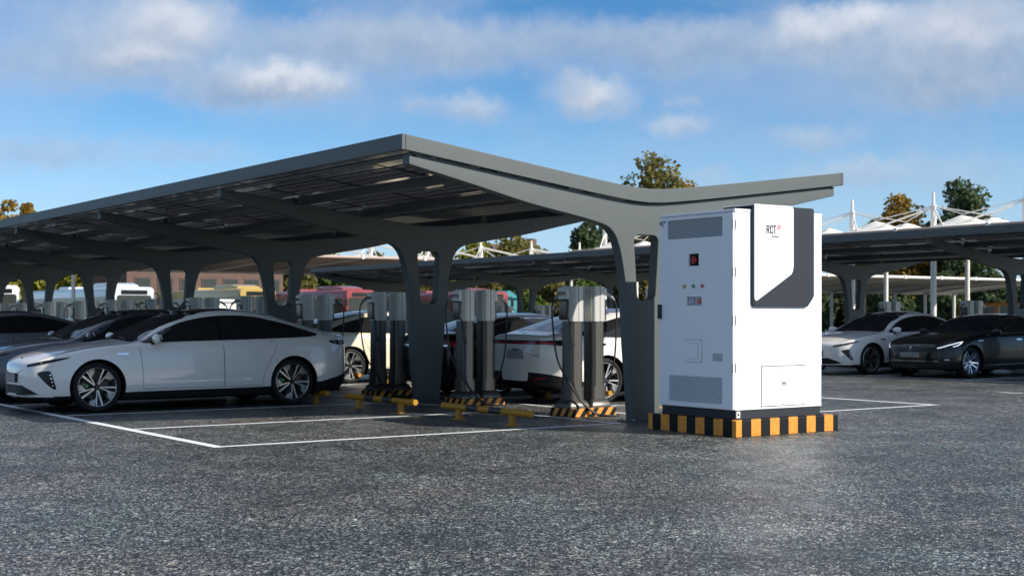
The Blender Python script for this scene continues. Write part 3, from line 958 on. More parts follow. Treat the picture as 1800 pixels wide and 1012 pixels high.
# hatch with groove, screws and latch
hx0, hx1, hz0, hz1 = SX(.292), SX(.795), FZ(.983), FZ(.785)
MB().box(hx0 - .009, hx1 + .009, -.0012, -.0002, hz0 - .009, hz1 + .009).build('hatch_gap', M['black'], cab)
hatch = MB().box(hx0, hx1, -.006, -.0014, hz0, hz1).build('hatch', M['white_cab'], cab)
for fx in (.05, .5, .95):
    for fz in (.04, .96):
        s_ = MB().lathe([(.011, 0), (.009, -.004), (.001, -.004)], 10, 'y').build('screw', M['grey_metal'], hatch)
        s_.location = (hx0 + fx * (hx1 - hx0), -.006, hz0 + fz * (hz1 - hz0))
lx, lz = (hx0 + hx1) / 2, hz0 + .57 * (hz1 - hz0)
o = MB().box(lx - .065, lx + .055, -.014, -.0062, lz - .055, lz + .055).build('latch', M['white_cab'], hatch); bevel(o, .004)
MB().box(lx - .038, lx + .040, -.0150, -.0142, lz - .030, lz + .018).build('latch_recess', M['grey_metal'], o)
o2 = MB().box(lx - .030, lx + .034, -.024, -.0152, lz + .0, lz + .014).build('latch_grip', M['grey_metal'], o)
# right rear hinge strip and corner label on plinth
MB().box(cw - .014, cw - .006, -.004, -.0005, zb + .02, FZ(.78)).build('side_seam', M['grey_metal'], cab)
o = MB().box(.030, .088, .0085, .0105, zb - .085, zb - .010).build('corner_label', M['white_panel'], cab)
MB().box(.046, .072, .0070, .0083, zb - .062, zb - .036).build('label_symbol', M['logo_dark'], o)
MB().box(.056, .062, .0088, .0100, zb - .004, zb + .012).build('label_stem', M['grey_metal'], o)

# ---------------------------------------------------------------- charging stations
def post_profile(rx, ry, n=72, flute=.006, nf=14):
    out = []
    for k in range(n):
        a = 2 * PI * k / n
        c, s = math.cos(a), math.sin(a)
        r = (abs(c) ** 3.2 + abs(s) ** 3.2) ** (-1 / 3.2)
        d = flute * (max(0, math.cos(a * nf)) ** 6)
        out.append(((rx - d) * r * c, (ry - d) * r * s))
    return out
def make_station():
    t = thing('charging_station', 'x', 'charger')
    o = MB().box(-.37, .37, -.275, .275, 0, .115).build('base', M['base_stripe'], t); bevel(o, .006)
    for sx in (-1, 1):
        cx_ = sx * .19
        pr = post_profile(.118, .128)
        post = MB().loft([[(cx_ + x, y, z) for x, y in pr] for z in (.20, 1.30)]).build('post', M['post_lower'], t, True, 50)
        # foot: square flange, sloped skirt, collar
        def sq(h, z, rr=.03): return [(cx_ + x, y, z) for x, y in round_rect(-h, h, -h, h, rr, 3)]
        mb = MB().loft([sq(.182, .116), sq(.182, .150), sq(.140, .215), sq(.128, .225, .05), sq(.128, .40, .05), sq(.119, .404, .05)])
        mb.build('foot', M['post_lower'], post, True, 35)
        pu = post_profile(.132, .140, flute=.009, nf=16)
        slv = MB().loft([[(cx_ + x, y, z) for x, y in pu] for z in (1.302, 1.775, 1.785)]).build('sleeve', M['post_upper'], post, True, 50)
        # dark control box and socket on the outer side
        xo = cx_ + sx * .132
        a, b = sorted((xo - sx * .03, xo + sx * .030))
        bx = MB().box(a, b, -.085, .105, 1.325, 1.60).build('control_box', M['black_gloss'], post); bevel(bx, .02, 3)
        a, b = sorted((xo - sx * .03, xo + sx * .035))
        tb = MB().box(a, b, -.09, .11, 1.603, 1.765).build('socket_box', M['post_upper'], post); bevel(tb, .008, 2)
        nz = MB().tube([(xo + sx * .03, -.01, 1.69), (xo + sx * .10, -.02, 1.685), (xo + sx * .17, -.03, 1.635), (xo + sx * .205, -.035, 1.60)], [.022, .026, .022, .018], 8).build('plug', M['alu'], post, True)
        kn = MB().lathe([(.014, 0), (.020, -.006), (.020, -.022), (.001, -.024)], 10, 'y', (xo - sx * .05, -.128, .98)).build('bolt', M['black'], post)
        p = [(xo + sx * .205, -.035, 1.60), (xo + sx * .245, -.04, 1.48), (xo + sx * .235, -.05, 1.2), (xo + sx * .17, -.08, .75)]
        if sx < 0: p += [(xo + .02, -.20, .34), (xo + .12, -.25, .19), (xo + .22, -.33, .07), (xo + .34, -.36, .016), (xo + .50, -.38, .014)]
        else: p += [(xo + .10, -.02, .45), (xo + .03, .10, .24), (xo - .03, .20, .135), (xo - .1, .24, .130)]
        cb = MB().tube(catmull([Vector(q_) for q_ in p], 6, False), .0125, 7).build('cable', M['rubber'], post, True)
        if sx < 0:
            p2 = [(xo - .005, -.10, 1.33), (xo + .03, -.15, .9), (xo + .0, -.19, .5), (xo + .10, -.22, .25), (xo + .26, -.33, .06), (xo + .45, -.42, .014), (xo + .60, -.44, .014)]
            MB().tube(catmull([Vector(q_) for q_ in p2], 6, False), .011, 7).build('cable', M['rubber'], post, True)
    return t
ordn = ['nearest', 'second', 'third', 'fourth', 'fifth', 'sixth', 'seventh', 'eighth', 'ninth', 'tenth', 'eleventh', 'twelfth', 'thirteenth', 'fourteenth']
st0 = make_station()
GR1, GR2 = 'charging stations under the front carport', 'charging stations under the second carport'
for k in range(12):
    o = st0 if k == 0 else copy_tree(st0)
    o.location = (-.05, 1.375 + 2.7 * k, 0)
    if k == 0: tag(o, 'twin-post charging station beside the white cabinet, cables trailing over its striped base', 'charger', GR1)
    else: tag(o, ['', 'twin-post charging station standing left of the white sedan with its tail to the camera',
                  'twin-post charging station just left of the second column, before the cream sedan',
                  'twin-post charging station rising behind the tail of the front white sedan'][k] if k < 4 else
              f'{ordn[k]} twin-post charging station from the white cabinet, under the front carport', 'charger', GR1)
for i, k in enumerate((1, 2, 8, 9)):
    o = copy_tree(st0); o.location = (18.85, 6.15 + 2.7 * (k - 0), 0)
    if k == 1: lab = 'pale twin-post charger showing above the roof of the black sedan on the right'
    elif k == 2: lab = 'pale twin-post charger showing above the roof of the right-hand white sedan'
    elif k == 8: lab = 'small far twin-post charger above the white sedan roof, left of the nearest charging station'
    else: lab = 'small far twin-post charger between the second station and a far carport column'
    tag(o, lab, 'charger', GR2)

# ---------------------------------------------------------------- wheel stops
def make_stop():
    t = thing('wheel_stop', 'x', 'wheel stop')
    h = 1.02; z = .165; r = .044
    ys = [-h, -.40, -.13, .13, .40, h]
    for i in range(5):
        m_ = M['yellow_pipe'] if i % 2 == 0 else M['black_pipe']
        rr = r if i % 2 == 0 else r - .001
        o = MB().tube([(0, ys[i] + .001, z), (0, ys[i + 1] - .001, z)], rr, 14).build('pipe_band', m_, t, True)
        if i in (0, 4): bevel(o, .008, 2)
    for y in (-.61, .62):
        MB().tube([(0, y, 0), (0, y, z - .03)], .047, 12).build('leg', M['yellow_pipe'], t, True)
        MB().box(-.075, .075, y - .075, y + .075, .0, .012).build('foot_plate', M['yellow_pipe'], t)
    return t
ws0 = make_stop()
GW = 'yellow and black pipe wheel stops'
for i, (x, y, lab) in enumerate((
    (-1.88, 1.10, 'yellow and black pipe wheel stop in the empty bay nearest the white cabinet'),
    (-1.88, 3.85, 'yellow and black pipe wheel stop in the empty bay beside the front white sedan'),
    (-1.82, 6.60, 'yellow and black pipe wheel stop just behind the tail of the front white sedan'),
    (1.80, 1.35, 'yellow pipe wheel stop behind the nearest column, right of the nearest charging station'),
    (1.80, 4.05, 'yellow pipe wheel stop under the tail of the white sedan facing away'),
    (1.80, 6.75, 'yellow pipe wheel stop in front of the dark sedan beyond the white one'),
    (1.80, 9.45, 'yellow pipe wheel stop in the bay right of the cream sedan'),
    (1.80, 12.15, 'yellow pipe wheel stop under the tail of the cream sedan'))):
    o = ws0 if i == 0 else copy_tree(ws0)
    o.location = (x, y, 0); tag(o, lab, 'wheel stop', GW)

# ---------------------------------------------------------------- cars
def pchip(xk, yk):
    xk = np.array(xk, float); yk = np.array(yk, float)
    i = np.argsort(xk); xk, yk = xk[i], yk[i]
    h = np.diff(xk); d = np.diff(yk) / h
    m = np.zeros_like(yk); m[0], m[-1] = d[0], d[-1]
    for k in range(1, len(xk) - 1):
        if d[k - 1] * d[k] > 0:
            w1, w2 = 2 * h[k] + h[k - 1], h[k] + 2 * h[k - 1]
            m[k] = (w1 + w2) / (w1 / d[k - 1] + w2 / d[k])
    def f(x):
        x = np.clip(x, xk[0], xk[-1])
        k = int(min(max(np.searchsorted(xk, x) - 1, 0), len(xk) - 2))
        t = (x - xk[k]) / h[k]
        return float((2 * t**3 - 3 * t**2 + 1) * yk[k] + (t**3 - 2 * t**2 + t) * h[k] * m[k] + (-2 * t**3 + 3 * t**2) * yk[k + 1] + (t**3 - t**2) * h[k] * m[k + 1])
    return f

SEDAN = dict(nose=2.50, tail=-2.60, W=.988, fa=1.56, ra=-1.50, wr=.362, rim=.288,
    top=[(2.50, .60), (2.47, .68), (2.40, .745), (2.25, .805), (2.0, .875), (1.6, .945), (1.2, .998), (.98, 1.03), (.6, 1.215), (.25, 1.365), (0, 1.435), (-.3, 1.485), (-.6, 1.500), (-1.0, 1.465), (-1.5, 1.355), (-1.9, 1.235), (-2.2, 1.145), (-2.4, 1.100), (-2.52, 1.085), (-2.555, 1.04), (-2.57, .95), (-2.60, .80)],
    sh=[(2.50, .52), (2.42, .64), (2.2, .755), (1.9, .835), (1.56, .90), (1.2, .935), (.9, .955), (0, .975), (-1.0, .995), (-1.6, 1.01), (-2.1, 1.0), (-2.4, .985), (-2.54, .95), (-2.60, .70)],
    y6=[(2.5, .50), (2.2, .62), (1.6, .70), (1.1, .755), (.95, .76), (.5, .685), (.1, .615), (-.5, .60), (-1.2, .60), (-1.8, .635), (-2.2, .70), (-2.5, .76), (-2.6, .7)],
    drop=[(2.5, .03), (1.2, .035), (.9, .03), (.3, .05), (-.5, .06), (-1.5, .05), (-2.2, .03), (-2.6, .02)],
    zb=[(2.5, .24), (2.3, .19), (1.5, .16), (-1.6, .16), (-2.2, .20), (-2.45, .27), (-2.6, .36)],
    zc=[(2.5, .275), (2.2, .245), (1.5, .27), (1.0, .285), (-1.0, .30), (-1.5, .33), (-1.95, .355), (-2.3, .43), (-2.6, .50)],
    nn=3.1, nt=4.2, nx0=1.25, tx0=-1.45, xcowl=.98)
COUPE = dict(SEDAN, nose=2.44, tail=-2.54, W=.982, fa=1.50, ra=-1.46, wr=.352, rim=.275,
    top=[(2.44, .58), (2.42, .66), (2.34, .735), (2.15, .80), (1.85, .875), (1.5, .945), (1.15, .995), (.92, 1.02), (.5, 1.22), (.2, 1.345), (-.05, 1.40), (-.35, 1.430), (-.7, 1.432), (-1.1, 1.395), (-1.6, 1.285), (-1.95, 1.185), (-2.2, 1.115), (-2.4, 1.075), (-2.48, 1.04), (-2.51, .95), (-2.54, .80)],
    sh=[(2.44, .52), (2.36, .66), (2.15, .765), (1.85, .84), (1.5, .89), (1.15, .925), (.9, .945), (0, .965), (-1.0, .985), (-1.6, 1.0), (-2.1, .98), (-2.4, .955), (-2.54, .70)],
    xcowl=.92)

def car_section(P, F, x):
    span_n = (x - P['nx0']) / (P['nose'] - P['nx0'])
    span_t = (x - P['tx0']) / (P['tail'] - P['tx0'])
    w = P['W']
    if span_n > 0: w *= max(1 - min(span_n, .9999) ** P['nn'], 0) ** (1 / P['nn'])
    if span_t > 0: w *= max(1 - min(span_t, .9999) ** P['nt'], 0) ** (1 / P['nt'])
    w = max(w, .05)
    zt, zs, zb_, zc_ = F['top'](x), F['sh'](x), F['zb'](x), F['zc'](x)
    zs = min(zs, zt - .02)
    y6 = min(F['y6'](x), .80 * w)
    dr = min(F['drop'](x), (zt - zs) * .5)
    ws = w * (.955 if -2.3 < x < 2.2 else .955)
    z6 = zt - dr
    zm = zc_ + .48 * (zs - zc_)
    k = min(max((zt - zs - .12) / .25, 0), 1)          # 0 on the bonnet, 1 in the cabin
    p5 = (ws * (1 - .45) + y6 * .45 + .012 * k + (.03 * (1 - k) * (w / P['W'])), zs + (z6 - zs) * (.56 - .0 * k) + .012 * (1 - k))
    p45 = (ws - .012 - .012 * k, zs + min(.022, (z6 - zs) * .2))
    c = [(0, zb_), (.78 * w, zb_), (.955 * w, zb_ + .025), (.985 * w, zc_), (w * .998, zc_ + .3 * (zm - zc_)), (w, zm), (w * .985, zm + .6 * (zs - zm)), (ws, zs), p45, p5, (y6, z6), (.55 * y6, zt - .22 * dr), (0, zt)]
    return c
SUB = [1, 2, 2, 2, 3, 3, 3, 1, 4, 5, 5, 6]

def car_body_mesh(P):
    F = {k: pchip(*zip(*P[k])) for k in ('top', 'sh', 'y6', 'drop', 'zb', 'zc')}
    n = 120
    xs = []
    for i in range(n + 1):
        u = i / n
        v = .5 - .5 * math.cos(PI * u)
        v = .62 * v + .38 * u
        xs.append(P['nose'] + (P['tail'] - P['nose']) * v)
    xs[0] -= .004; xs[-1] += .004
    rings = []
    for x in xs:
        c = [Vector(q) for q in car_section(P, F, x)]
        half = []
        N = len(c)
        for i in range(N - 1):
            p0 = c[i - 1] if i else Vector((-c[1].x, c[1].y)); p1, p2 = c[i], c[i + 1]
            p3 = c[i + 2] if i + 2 < N else Vector((-c[N - 2].x, c[N - 2].y))
            # centripetal Catmull-Rom
            t0 = 0; t1 = t0 + max((p1 - p0).length, 1e-4) ** .5; t2 = t1 + max((p2 - p1).length, 1e-4) ** .5; t3 = t2 + max((p3 - p2).length, 1e-4) ** .5
            for k in range(SUB[i]):
                t = t1 + (t2 - t1) * k / SUB[i]
                a1 = p0 * ((t1 - t) / (t1 - t0)) + p1 * ((t - t0) / (t1 - t0))
                a2 = p1 * ((t2 - t) / (t2 - t1)) + p2 * ((t - t1) / (t2 - t1))
                a3 = p2 * ((t3 - t) / (t3 - t2)) + p3 * ((t - t2) / (t3 - t2))
                b1 = a1 * ((t2 - t) / (t2 - t0)) + a2 * ((t - t0) / (t2 - t0))
                b2 = a2 * ((t3 - t) / (t3 - t1)) + a3 * ((t - t1) / (t3 - t1))
                half.append(b1 * ((t2 - t) / (t2 - t1)) + b2 * ((t - t1) / (t2 - t1)))
        half.append(c[-1])
        ring = [(x, p.x, p.y) for p in half] + [(x, -p.x, p.y) for p in reversed(half[1:-1])]
        rings.append(ring)
    nh = len(half); nr = len(rings[0])
    mb = MB()
    mb.loft(rings, 0)
    kc = sum(SUB[:3])          # ring index of the cladding line
    fm = []
    for i in range(len(rings) - 1):
        for k in range(nr):
            kk = k if k < nh - 1 else nr - 1 - k
            fm.append(1 if kk < kc else 0)
    fm += [0, 0]
    mb.m = fm
    return mb, F

def make_wheel(P, parent, x, y, spokes):
    """tyre mesh with rim, brake disc and caliper as its children; outer face towards +y"""
    r, ri = P['wr'], P['rim']
    prof = [(ri - .02, -.11), (ri + .012, -.118), (ri + .04, -.122), (r - .02, -.115), (r - .004, -.085), (r, -.04), (r, .04), (r - .004, .085), (r - .02, .115), (ri + .04, .122), (ri + .012, .118), (ri - .006, .100)]
    w = MB().lathe(prof, 48, 'y').build('wheel', M['tyre'], parent, True, 35)
    w.location = (x, y, r)
    if y < 0: w.rotation_euler = (0, 0, PI)
    mb = MB()
    mb.lathe([(ri - .02, -.10), (ri - .012, .06), (ri - .004, .104), (ri - .012, .110), (ri - .020, .104), (ri - .026, .06), (ri - .03, -.09)], 48, 'y', mi=0)
    mb.lathe([(ri - .03, -.06), (.06, -.055), (.001, -.055)], 32, 'y', mi=1)
    def bar(a0, r0, r1, w0, w1, y0, y1, dth=.018, mi=0, a1=None):
        a1 = a0 if a1 is None else a1
        pa, pb = Vector((math.cos(a0) * r0, math.sin(a0) * r0)), Vector((math.cos(a1) * r1, math.sin(a1) * r1))
        d = (pb - pa).normalized(); nrm = Vector((-d.y, d.x))
        vs = []
        for (p, ww, yy) in ((pa, w0, y0), (pb, w1, y1)):
            for (s, dy) in ((-1, 0), (1, 0), (1, -dth), (-1, -dth)):
                q = p + nrm * (s * ww); vs.append((q.x, yy + dy, q.y))
        mb.add(vs, [(0, 1, 2, 3), (7, 6, 5, 4), (0, 4, 5, 1), (1, 5, 6, 2), (2, 6, 7, 3), (3, 7, 4, 0)], mi)
    if spokes == 'blade':
        for k in range(5):
            a = R(90 + 72 * k) + .35
            bar(a, .03, ri - .008, .009, .0125, .085, .104)
            bar(a + .26, .045, ri - .008, .006, .009, .082, .102, a1=a + .33)
            for j in range(4):      # machined ribs in the aero panel
                aa = a + .46 + j * .085
                bar(aa - .05, ri * .58 + j * .012, ri - .010, .0045, .0055, .092, .100, .01, a1=aa)
            # dark aero panel behind the ribs
            bar(a + .56, ri * .55, ri - .014, .035, .075, .080, .088, .01, 1)
        mb.lathe([(.001, .104), (.036, .102), (.044, .090), (.044, .05)], 20, 'y', mi=1)
    else:
        for k in range(10):
            a = R(36 * k)
            off = .10 if k % 2 else -.10
            bar(a, .04, ri - .008, .015, .011, .070, .100, .03, a1=a + off)
        mb.lathe([(.001, .098), (.042, .094), (.052, .07), (.052, .03)], 20, 'y', mi=0)
    rim = mb.build('rim', [M['rim' if spokes == 'blade' else 'rim_blue'], M['rim_dark']], w, True, 30)
    MB().lathe([(.001, .0), (ri * .68, .0), (ri * .68, -.03), (.001, -.03)], 28, 'y', (0, -.006, 0)).build('brake_disc', M['grey_metal'] if spokes != 'blade' else M['rim_dark'], w, True, 30)
    if spokes == 'blade':
        c = MB()
        a0 = .12
        rr0, rr1 = ri * .42, ri * .74
        for (ra, rb) in ((rr0, rr1),):
            pts = []
            for yy in (-.02, .055):
                for (a, q) in ((a0 - .17, ra), (a0 - .13, rb), (a0 + .13, rb), (a0 + .17, ra)):
                    pts.append((q * math.cos(a), yy, q * math.sin(a)))
            c.add(pts, [(0, 1, 2, 3), (7, 6, 5, 4), (0, 4, 5, 1), (1, 5, 6, 2), (2, 6, 7, 3), (3, 7, 4, 0)])
        c.build('brake_caliper', M['caliper'], w)
    return w

def poly_dense(pts, step):
    out = []
    n = len(pts)
    for i in range(n):
        a, b = Vector(pts[i]), Vector(pts[(i + 1) % n])
        k = max(1, int(math.ceil((b - a).length / step)))
        out += [a + (b - a) * j / k for j in range(k)]
    return out

def pt_in(p, lp):
    c = False; n = len(lp)
    for i in range(n):
        a, b = lp[i], lp[(i + 1) % n]
        if (a[1] > p[1]) != (b[1] > p[1]) and p[0] < (b[0] - a[0]) * (p[1] - a[1]) / (b[1] - a[1]) + a[0]: c = not c
    return c

PROJ = {'left': lambda a, b: (Vector((a, 3, b)), Vector((0, -1, 0))),
        'top': lambda a, b: (Vector((a, b, 4)), Vector((0, 0, -1))),
        'front': lambda a, b: (Vector((5, a, b)), Vector((-1, 0, 0))),
        'rear': lambda a, b: (Vector((-5, a, b)), Vector((1, 0, 0)))}
def patch(bvh, outline, proj, off, name, m, parent, step=.05, depth=.006, mirror=False, curve=0):
    """a panel with its own edges lying on the body surface"""
    if curve: outline = [tuple(p) for p in catmull([Vector(p) for p in outline], curve)]
    ol = poly_dense(outline, step)
    xs = [p[0] for p in ol]; ys = [p[1] for p in ol]
    pts = list(ol)
    a = min(xs) + step * .5
    while a < max(xs):
        b = min(ys) + step * .5
        while b < max(ys):
            if pt_in((a, b), ol) and min((Vector((a, b)) - q).length for q in ol) > step * .45: pts.append(Vector((a, b)))
            b += step
        a += step
    n = len(ol)
    vv, ee, ff, *_ = delaunay_2d_cdt(pts, [(i, (i + 1) % n) for i in range(n)], [], 0, 1e-6)
    ff = [f for f in ff if pt_in(sum((vv[i] for i in f), Vector((0, 0))) / len(f), ol)]
    top, bot = [], []
    for p in vv:
        o_, d_ = PROJ[proj](p.x, p.y)
        h, nr, _, _ = bvh.ray_cast(o_, d_)
        if h is None:
            h, nr, _, _ = bvh.find_nearest(o_ + d_ * (o_.length - 1.0 if proj != 'left' else 2.2))
        if nr.dot(d_) > 0: nr = -nr
        top.append(h + nr * off); bot.append(h - nr * depth)
    vs = top + bot
    nv = len(top)
    fs = [tuple(f) for f in ff]
    cnt = {}
    for f in ff:
        for i in range(len(f)): cnt[(f[i], f[(i + 1) % len(f)])] = 1
    for (a, b) in cnt:
        if (b, a) not in cnt: fs.append((b, a, a + nv, b + nv))
    def orient(vs, fs):
        f = fs[0]; A, B, C = (vs[i] for i in f[:3])
        nrm = (B - A).cross(C - A)
        o_, d_ = PROJ[proj](vv[f[0]].x, vv[f[0]].y)
        return nrm.dot(d_) < 0
    if not orient(vs, fs): fs = [tuple(reversed(f)) for f in fs]
    res = [MB().add(vs, fs).build(name, m, parent, True, 50)]
    if mirror:
        vs2 = [Vector((p.x, -p.y, p.z)) for p in vs]; fs2 = [tuple(reversed(f)) for f in fs]
        res.append(MB().add(vs2, fs2).build(name, m, parent, True, 50))
    return res

def shrink(poly, d):
    """move an outline inwards by d"""
    n = len(poly); c = []
    area = sum(poly[i][0] * poly[(i + 1) % n][1] - poly[(i + 1) % n][0] * poly[i][1] for i in range(n))
    s = 1 if area > 0 else -1
    for i in range(n):
        a, b, e = Vector(poly[i - 1]), Vector(poly[i]), Vector(poly[(i + 1) % n])
        d1 = (b - a).normalized(); d2 = (e - b).normalized()
        nn = (Vector((-d1.y, d1.x)) + Vector((-d2.y, d2.x)))
        nn = nn.normalized() if nn.length > 1e-6 else Vector((-d1.y, d1.x))
        k = 1 / max(.5, nn.dot(Vector((-d1.y, d1.x))))
        c.append(tuple(b + nn * (s * d * k)))
    return c

def make_car(P, style, paint):
    t = thing('parked_car', 'x', 'car')
    mb, F = car_body_mesh(P)
    bm0 = MB(); bm0.v, bm0.f = mb.v, mb.f
    bvh = BVHTree.FromPolygons([Vector(p) for p in mb.v], mb.f)
    body = mb.build('body', [paint, M['black'], M['black']], None, True, 60)
    # wheel arches are cut out of the body
    cut = MB()
    ar = P['wr'] + .035
    for x in (P['fa'], P['ra']):
        for s in (-1, 1):
            a, b = sorted((s * .60, s * 1.3))
            cut.lathe([(ar, a), (ar, b)], 56, 'y', (x, 0, P['wr'] + .005), 2)
            n0 = len(cut.v) - 112
            cut.f += [tuple(n0 + k for k in range(56)), tuple(n0 + 56 + k for k in reversed(range(56)))]; cut.m += [2, 2]
    co = cut.build('cut', [paint, M['black'], M['black']])
    fix_normals(co); fix_normals(body)
    md = body.modifiers.new('arch', 'BOOLEAN'); md.operation = 'DIFFERENCE'; md.object = co; md.solver = 'EXACT'
    dg = bpy.context.evaluated_depsgraph_get()
    me = bpy.data.meshes.new_from_object(body.evaluated_get(dg))
    body.modifiers.clear(); body.data = me
    bpy.data.objects.remove(co)
    me.polygons.foreach_set('use_smooth', [True] * len(me.polygons)); me.set_sharp_from_angle(angle=R(38))
    body.parent = t; body.name = 'body'; me.name = 'body'
    xc = P['xcowl']
    A = style == 'sedan'
    # ---- glass
    if A:
        side = [(.95, .985), (.76, 1.075), (.50, 1.190), (.20, 1.292), (-.15, 1.360), (-.55, 1.386), (-.95, 1.364), (-1.40, 1.270), (-1.78, 1.158), (-1.94, 1.098), (-1.92, 1.072), (-1.75, 1.050), (-1.2, 1.032), (-.5, 1.015), (.3, 1.000)]
        ws_ = [(xc + .02, -.70), (xc + .055, 0), (xc + .02, .70), (.55, .635), (.10, .56), (.08, 0), (.10, -.56), (.55, -.635)]
        roof = [(.06, -.53), (.06, .53), (-.45, .525), (-1.02, .52), (-1.04, 0), (-1.02, -.52), (-.45, -.525)]
        rw = [(-1.08, -.51), (-1.10, 0), (-1.08, .51), (-1.6, .54), (-2.06, .60), (-2.16, .58), (-2.20, 0), (-2.16, -.58), (-2.06, -.60), (-1.6, -.54)]
        fpil, seam_f, seam_r = (-.34, -.30), .93, -1.15
    else:
        side = [(.93, .975), (.71, 1.08), (.45, 1.190), (.15, 1.275), (-.2, 1.320), (-.6, 1.333), (-1.0, 1.305), (-1.42, 1.212), (-1.76, 1.108), (-1.91, 1.055), (-1.88, 1.035), (-1.6, 1.030), (-1.0, 1.020), (-.3, 1.005), (.4, .990)]
        ws_ = [(xc + .02, -.70), (xc + .055, 0), (xc + .02, .70), (.5, .635), (.06, .56), (.04, 0), (.06, -.56), (.5, -.635)]
        roof = [(.02, -.53), (.02, .53), (-.5, .525), (-1.12, .52), (-1.14, 0), (-1.12, -.52), (-.5, -.525)]
        rw = [(-1.18, -.51), (-1.20, 0), (-1.18, .51), (-1.65, .54), (-2.06, .60), (-2.16, 0), (-2.06, -.60), (-1.65, -.54)]
        fpil, seam_f, seam_r = (-.36, -.32), .90, -1.12
    side_c = [tuple(p) for p in catmull([Vector(p) for p in side], 4)]
    if A: patch(bvh, side_c, 'left', .0025, 'window_surround', M['black_gloss'], t, .05, mirror=True)
    else:
        patch(bvh, shrink(side_c, -.020), 'left', .0028, 'window_trim', M['chrome'], t, .05, mirror=True)
        patch(bvh, side_c, 'left', .0045, 'window_surround', M['black_gloss'], t, .05, depth=.001, mirror=True)
    inner = shrink(side_c, .014)
    def clip(poly, xcut, keep_front, slope=.10, zref=1.2):
        """cut an outline at a leaning pillar line"""
        f = lambda p: (p[0] - (xcut - slope * (p[1] - zref))) * (1 if keep_front else -1)
        out = []
        for i in range(len(poly)):
            a, b = poly[i], poly[(i + 1) % len(poly)]
            fa, fb = f(a), f(b)
            if fa >= 0: out.append(tuple(a))
            if (fa >= 0) != (fb >= 0):
                k = fa / (fa - fb); out.append((a[0] + (b[0] - a[0]) * k, a[1] + (b[1] - a[1]) * k))
        return out
    gl = .0055 if A else .0075
    patch(bvh, clip(inner, fpil[1], True), 'left', gl, 'window', M['glass_dark'], t, .05, depth=-.003, mirror=True)
    patch(bvh, clip(inner, fpil[0], False), 'left', gl, 'window', M['glass_dark'], t, .05, depth=-.003, mirror=True)
    patch(bvh, ws_, 'top', .004, 'windscreen', M['glass_blue'], t, .06, curve=4)
    patch(bvh, [tuple(p) for p in round_rect(-1.04, .065, -.53, .53, .05, 4)] if A else [tuple(p) for p in round_rect(-1.14, .02, -.53, .53, .05, 4)], 'top', .004, 'roof_glass', M['glass_dark'], t, .07)
    patch(bvh, rw, 'top', .004, 'rear_window', M['glass_dark'], t, .06, curve=3)
    # ---- doors: a dark gap below, the skin just above it
    fr = P['fa'] - ar - .03
    zl = .325
    fd = [(-.345, zl), (.90, zl), (.905, .50), (seam_f, .75), (seam_f + .02, .93), (.9, .962), (-.335, .992)]
    rd = [(-.96, zl), (-.355, zl), (-.345, .992), (-1.17, 1.005), (-1.22, .97), (-1.17, .82), (-1.07, .66), (-.99, .50)]
    if not A:
        fd = [(a - .02, b - .006 if b > .9 else b) for a, b in fd]; rd = [(a + .03 if a < -.5 else a - .02, b - .006 if b > .9 else b) for a, b in rd]
    for dr, hx in ((fd, -.20), (rd, -1.02)):
        gap = patch(bvh, shrink(dr, -.006), 'left', .0008, 'door_seal', M['black'], t, .07, mirror=True)
        ds = patch(bvh, dr, 'left', .0026, 'door', paint, t, .05, depth=-.001, mirror=True)
        for d_, g_, s in zip(ds, gap, (1, -1)):
            g_.parent = d_
            hnd = [(hx - .10, .835), (hx + .10, .835), (hx + .10, .862), (hx - .10, .862)]
        hs = patch(bvh, hnd, 'left', .0055 if A else .010, 'door_handle', paint if A else M['chrome'], t, .05, depth=-.002, mirror=True)
        for h_, d_ in zip(hs, ds): h_.parent = d_
    # small side flash on the front wing
    fl = [(1.13, .815), (1.30, .822), (1.30, .838), (1.12, .850)]
    fl_ = patch(bvh, fl, 'left', .012, 'wing_camera' if A else 'wing_badge', M['chrome'], t, .05, mirror=True)
    # ---- lights and openings in the nose
    if A:
        hl = [(2.425, .655), (2.30, .690), (2.12, .735), (1.97, .775), (1.93, .792), (2.00, .790), (2.16, .765), (2.34, .720), (2.425, .690)]
        for o in patch(bvh, hl, 'left', .004, 'headlight', M['lens_dark'], t, .03, mirror=True): pass
        ho = t.children[-1]
        dl = [(2.40, .672), (2.28, .702), (2.10, .747), (2.10, .754), (2.28, .712), (2.40, .682)]
        vent = [(2.335, .575), (2.255, .600), (2.190, .590), (2.150, .45), (2.125, .36), (2.150, .345), (2.215, .395), (2.30, .50)]
        patch(bvh, vent, 'left', .003, 'air_inlet', M['lens_dark'], t, .03, mirror=True, curve=3)
        for k in range(4):
            z = .39 + .05 * k
            x = 2.155 + .010 * k
            for s_ in patch(bvh, [(x, z), (x + .018, z), (x + .018, z + .016), (x, z + .016)], 'left', .007, 'marker_lamp', M['chrome'], t, .02, mirror=True): pass
        gr = [(-.72, .27), (.72, .27), (.60, .335), (.42, .395), (-.42, .395), (-.60, .335)]
        patch(bvh, gr, 'front', .003, 'lower_grille', M['black'], t, .04)
        lip = [(-.84, .255), (-.84, .238), (.84, .238), (.84, .255)]
        patch(bvh, lip, 'front', .012, 'front_lip', paint, t, .05)
        ho_, nr_, _, _ = bvh.ray_cast(Vector((5, 0, .50)), Vector((-1, 0, 0)))
        b_ = MB().box(ho_.x - .02, ho_.x + .022, -.26, .26, .43, .56).build('plate_holder', M['black'], t); bevel(b_, .008)
        MB().box(ho_.x + .0225, ho_.x + .030, -.235, .235, .44, .55).build('number_plate', M['plate'], b_)
        bd = patch(bvh, [(2.36, -.035), (2.37, .035), (2.35, .030), (2.34, -.030)], 'top', .006, 'bonnet_badge', M['logo_dark'], t, .03)
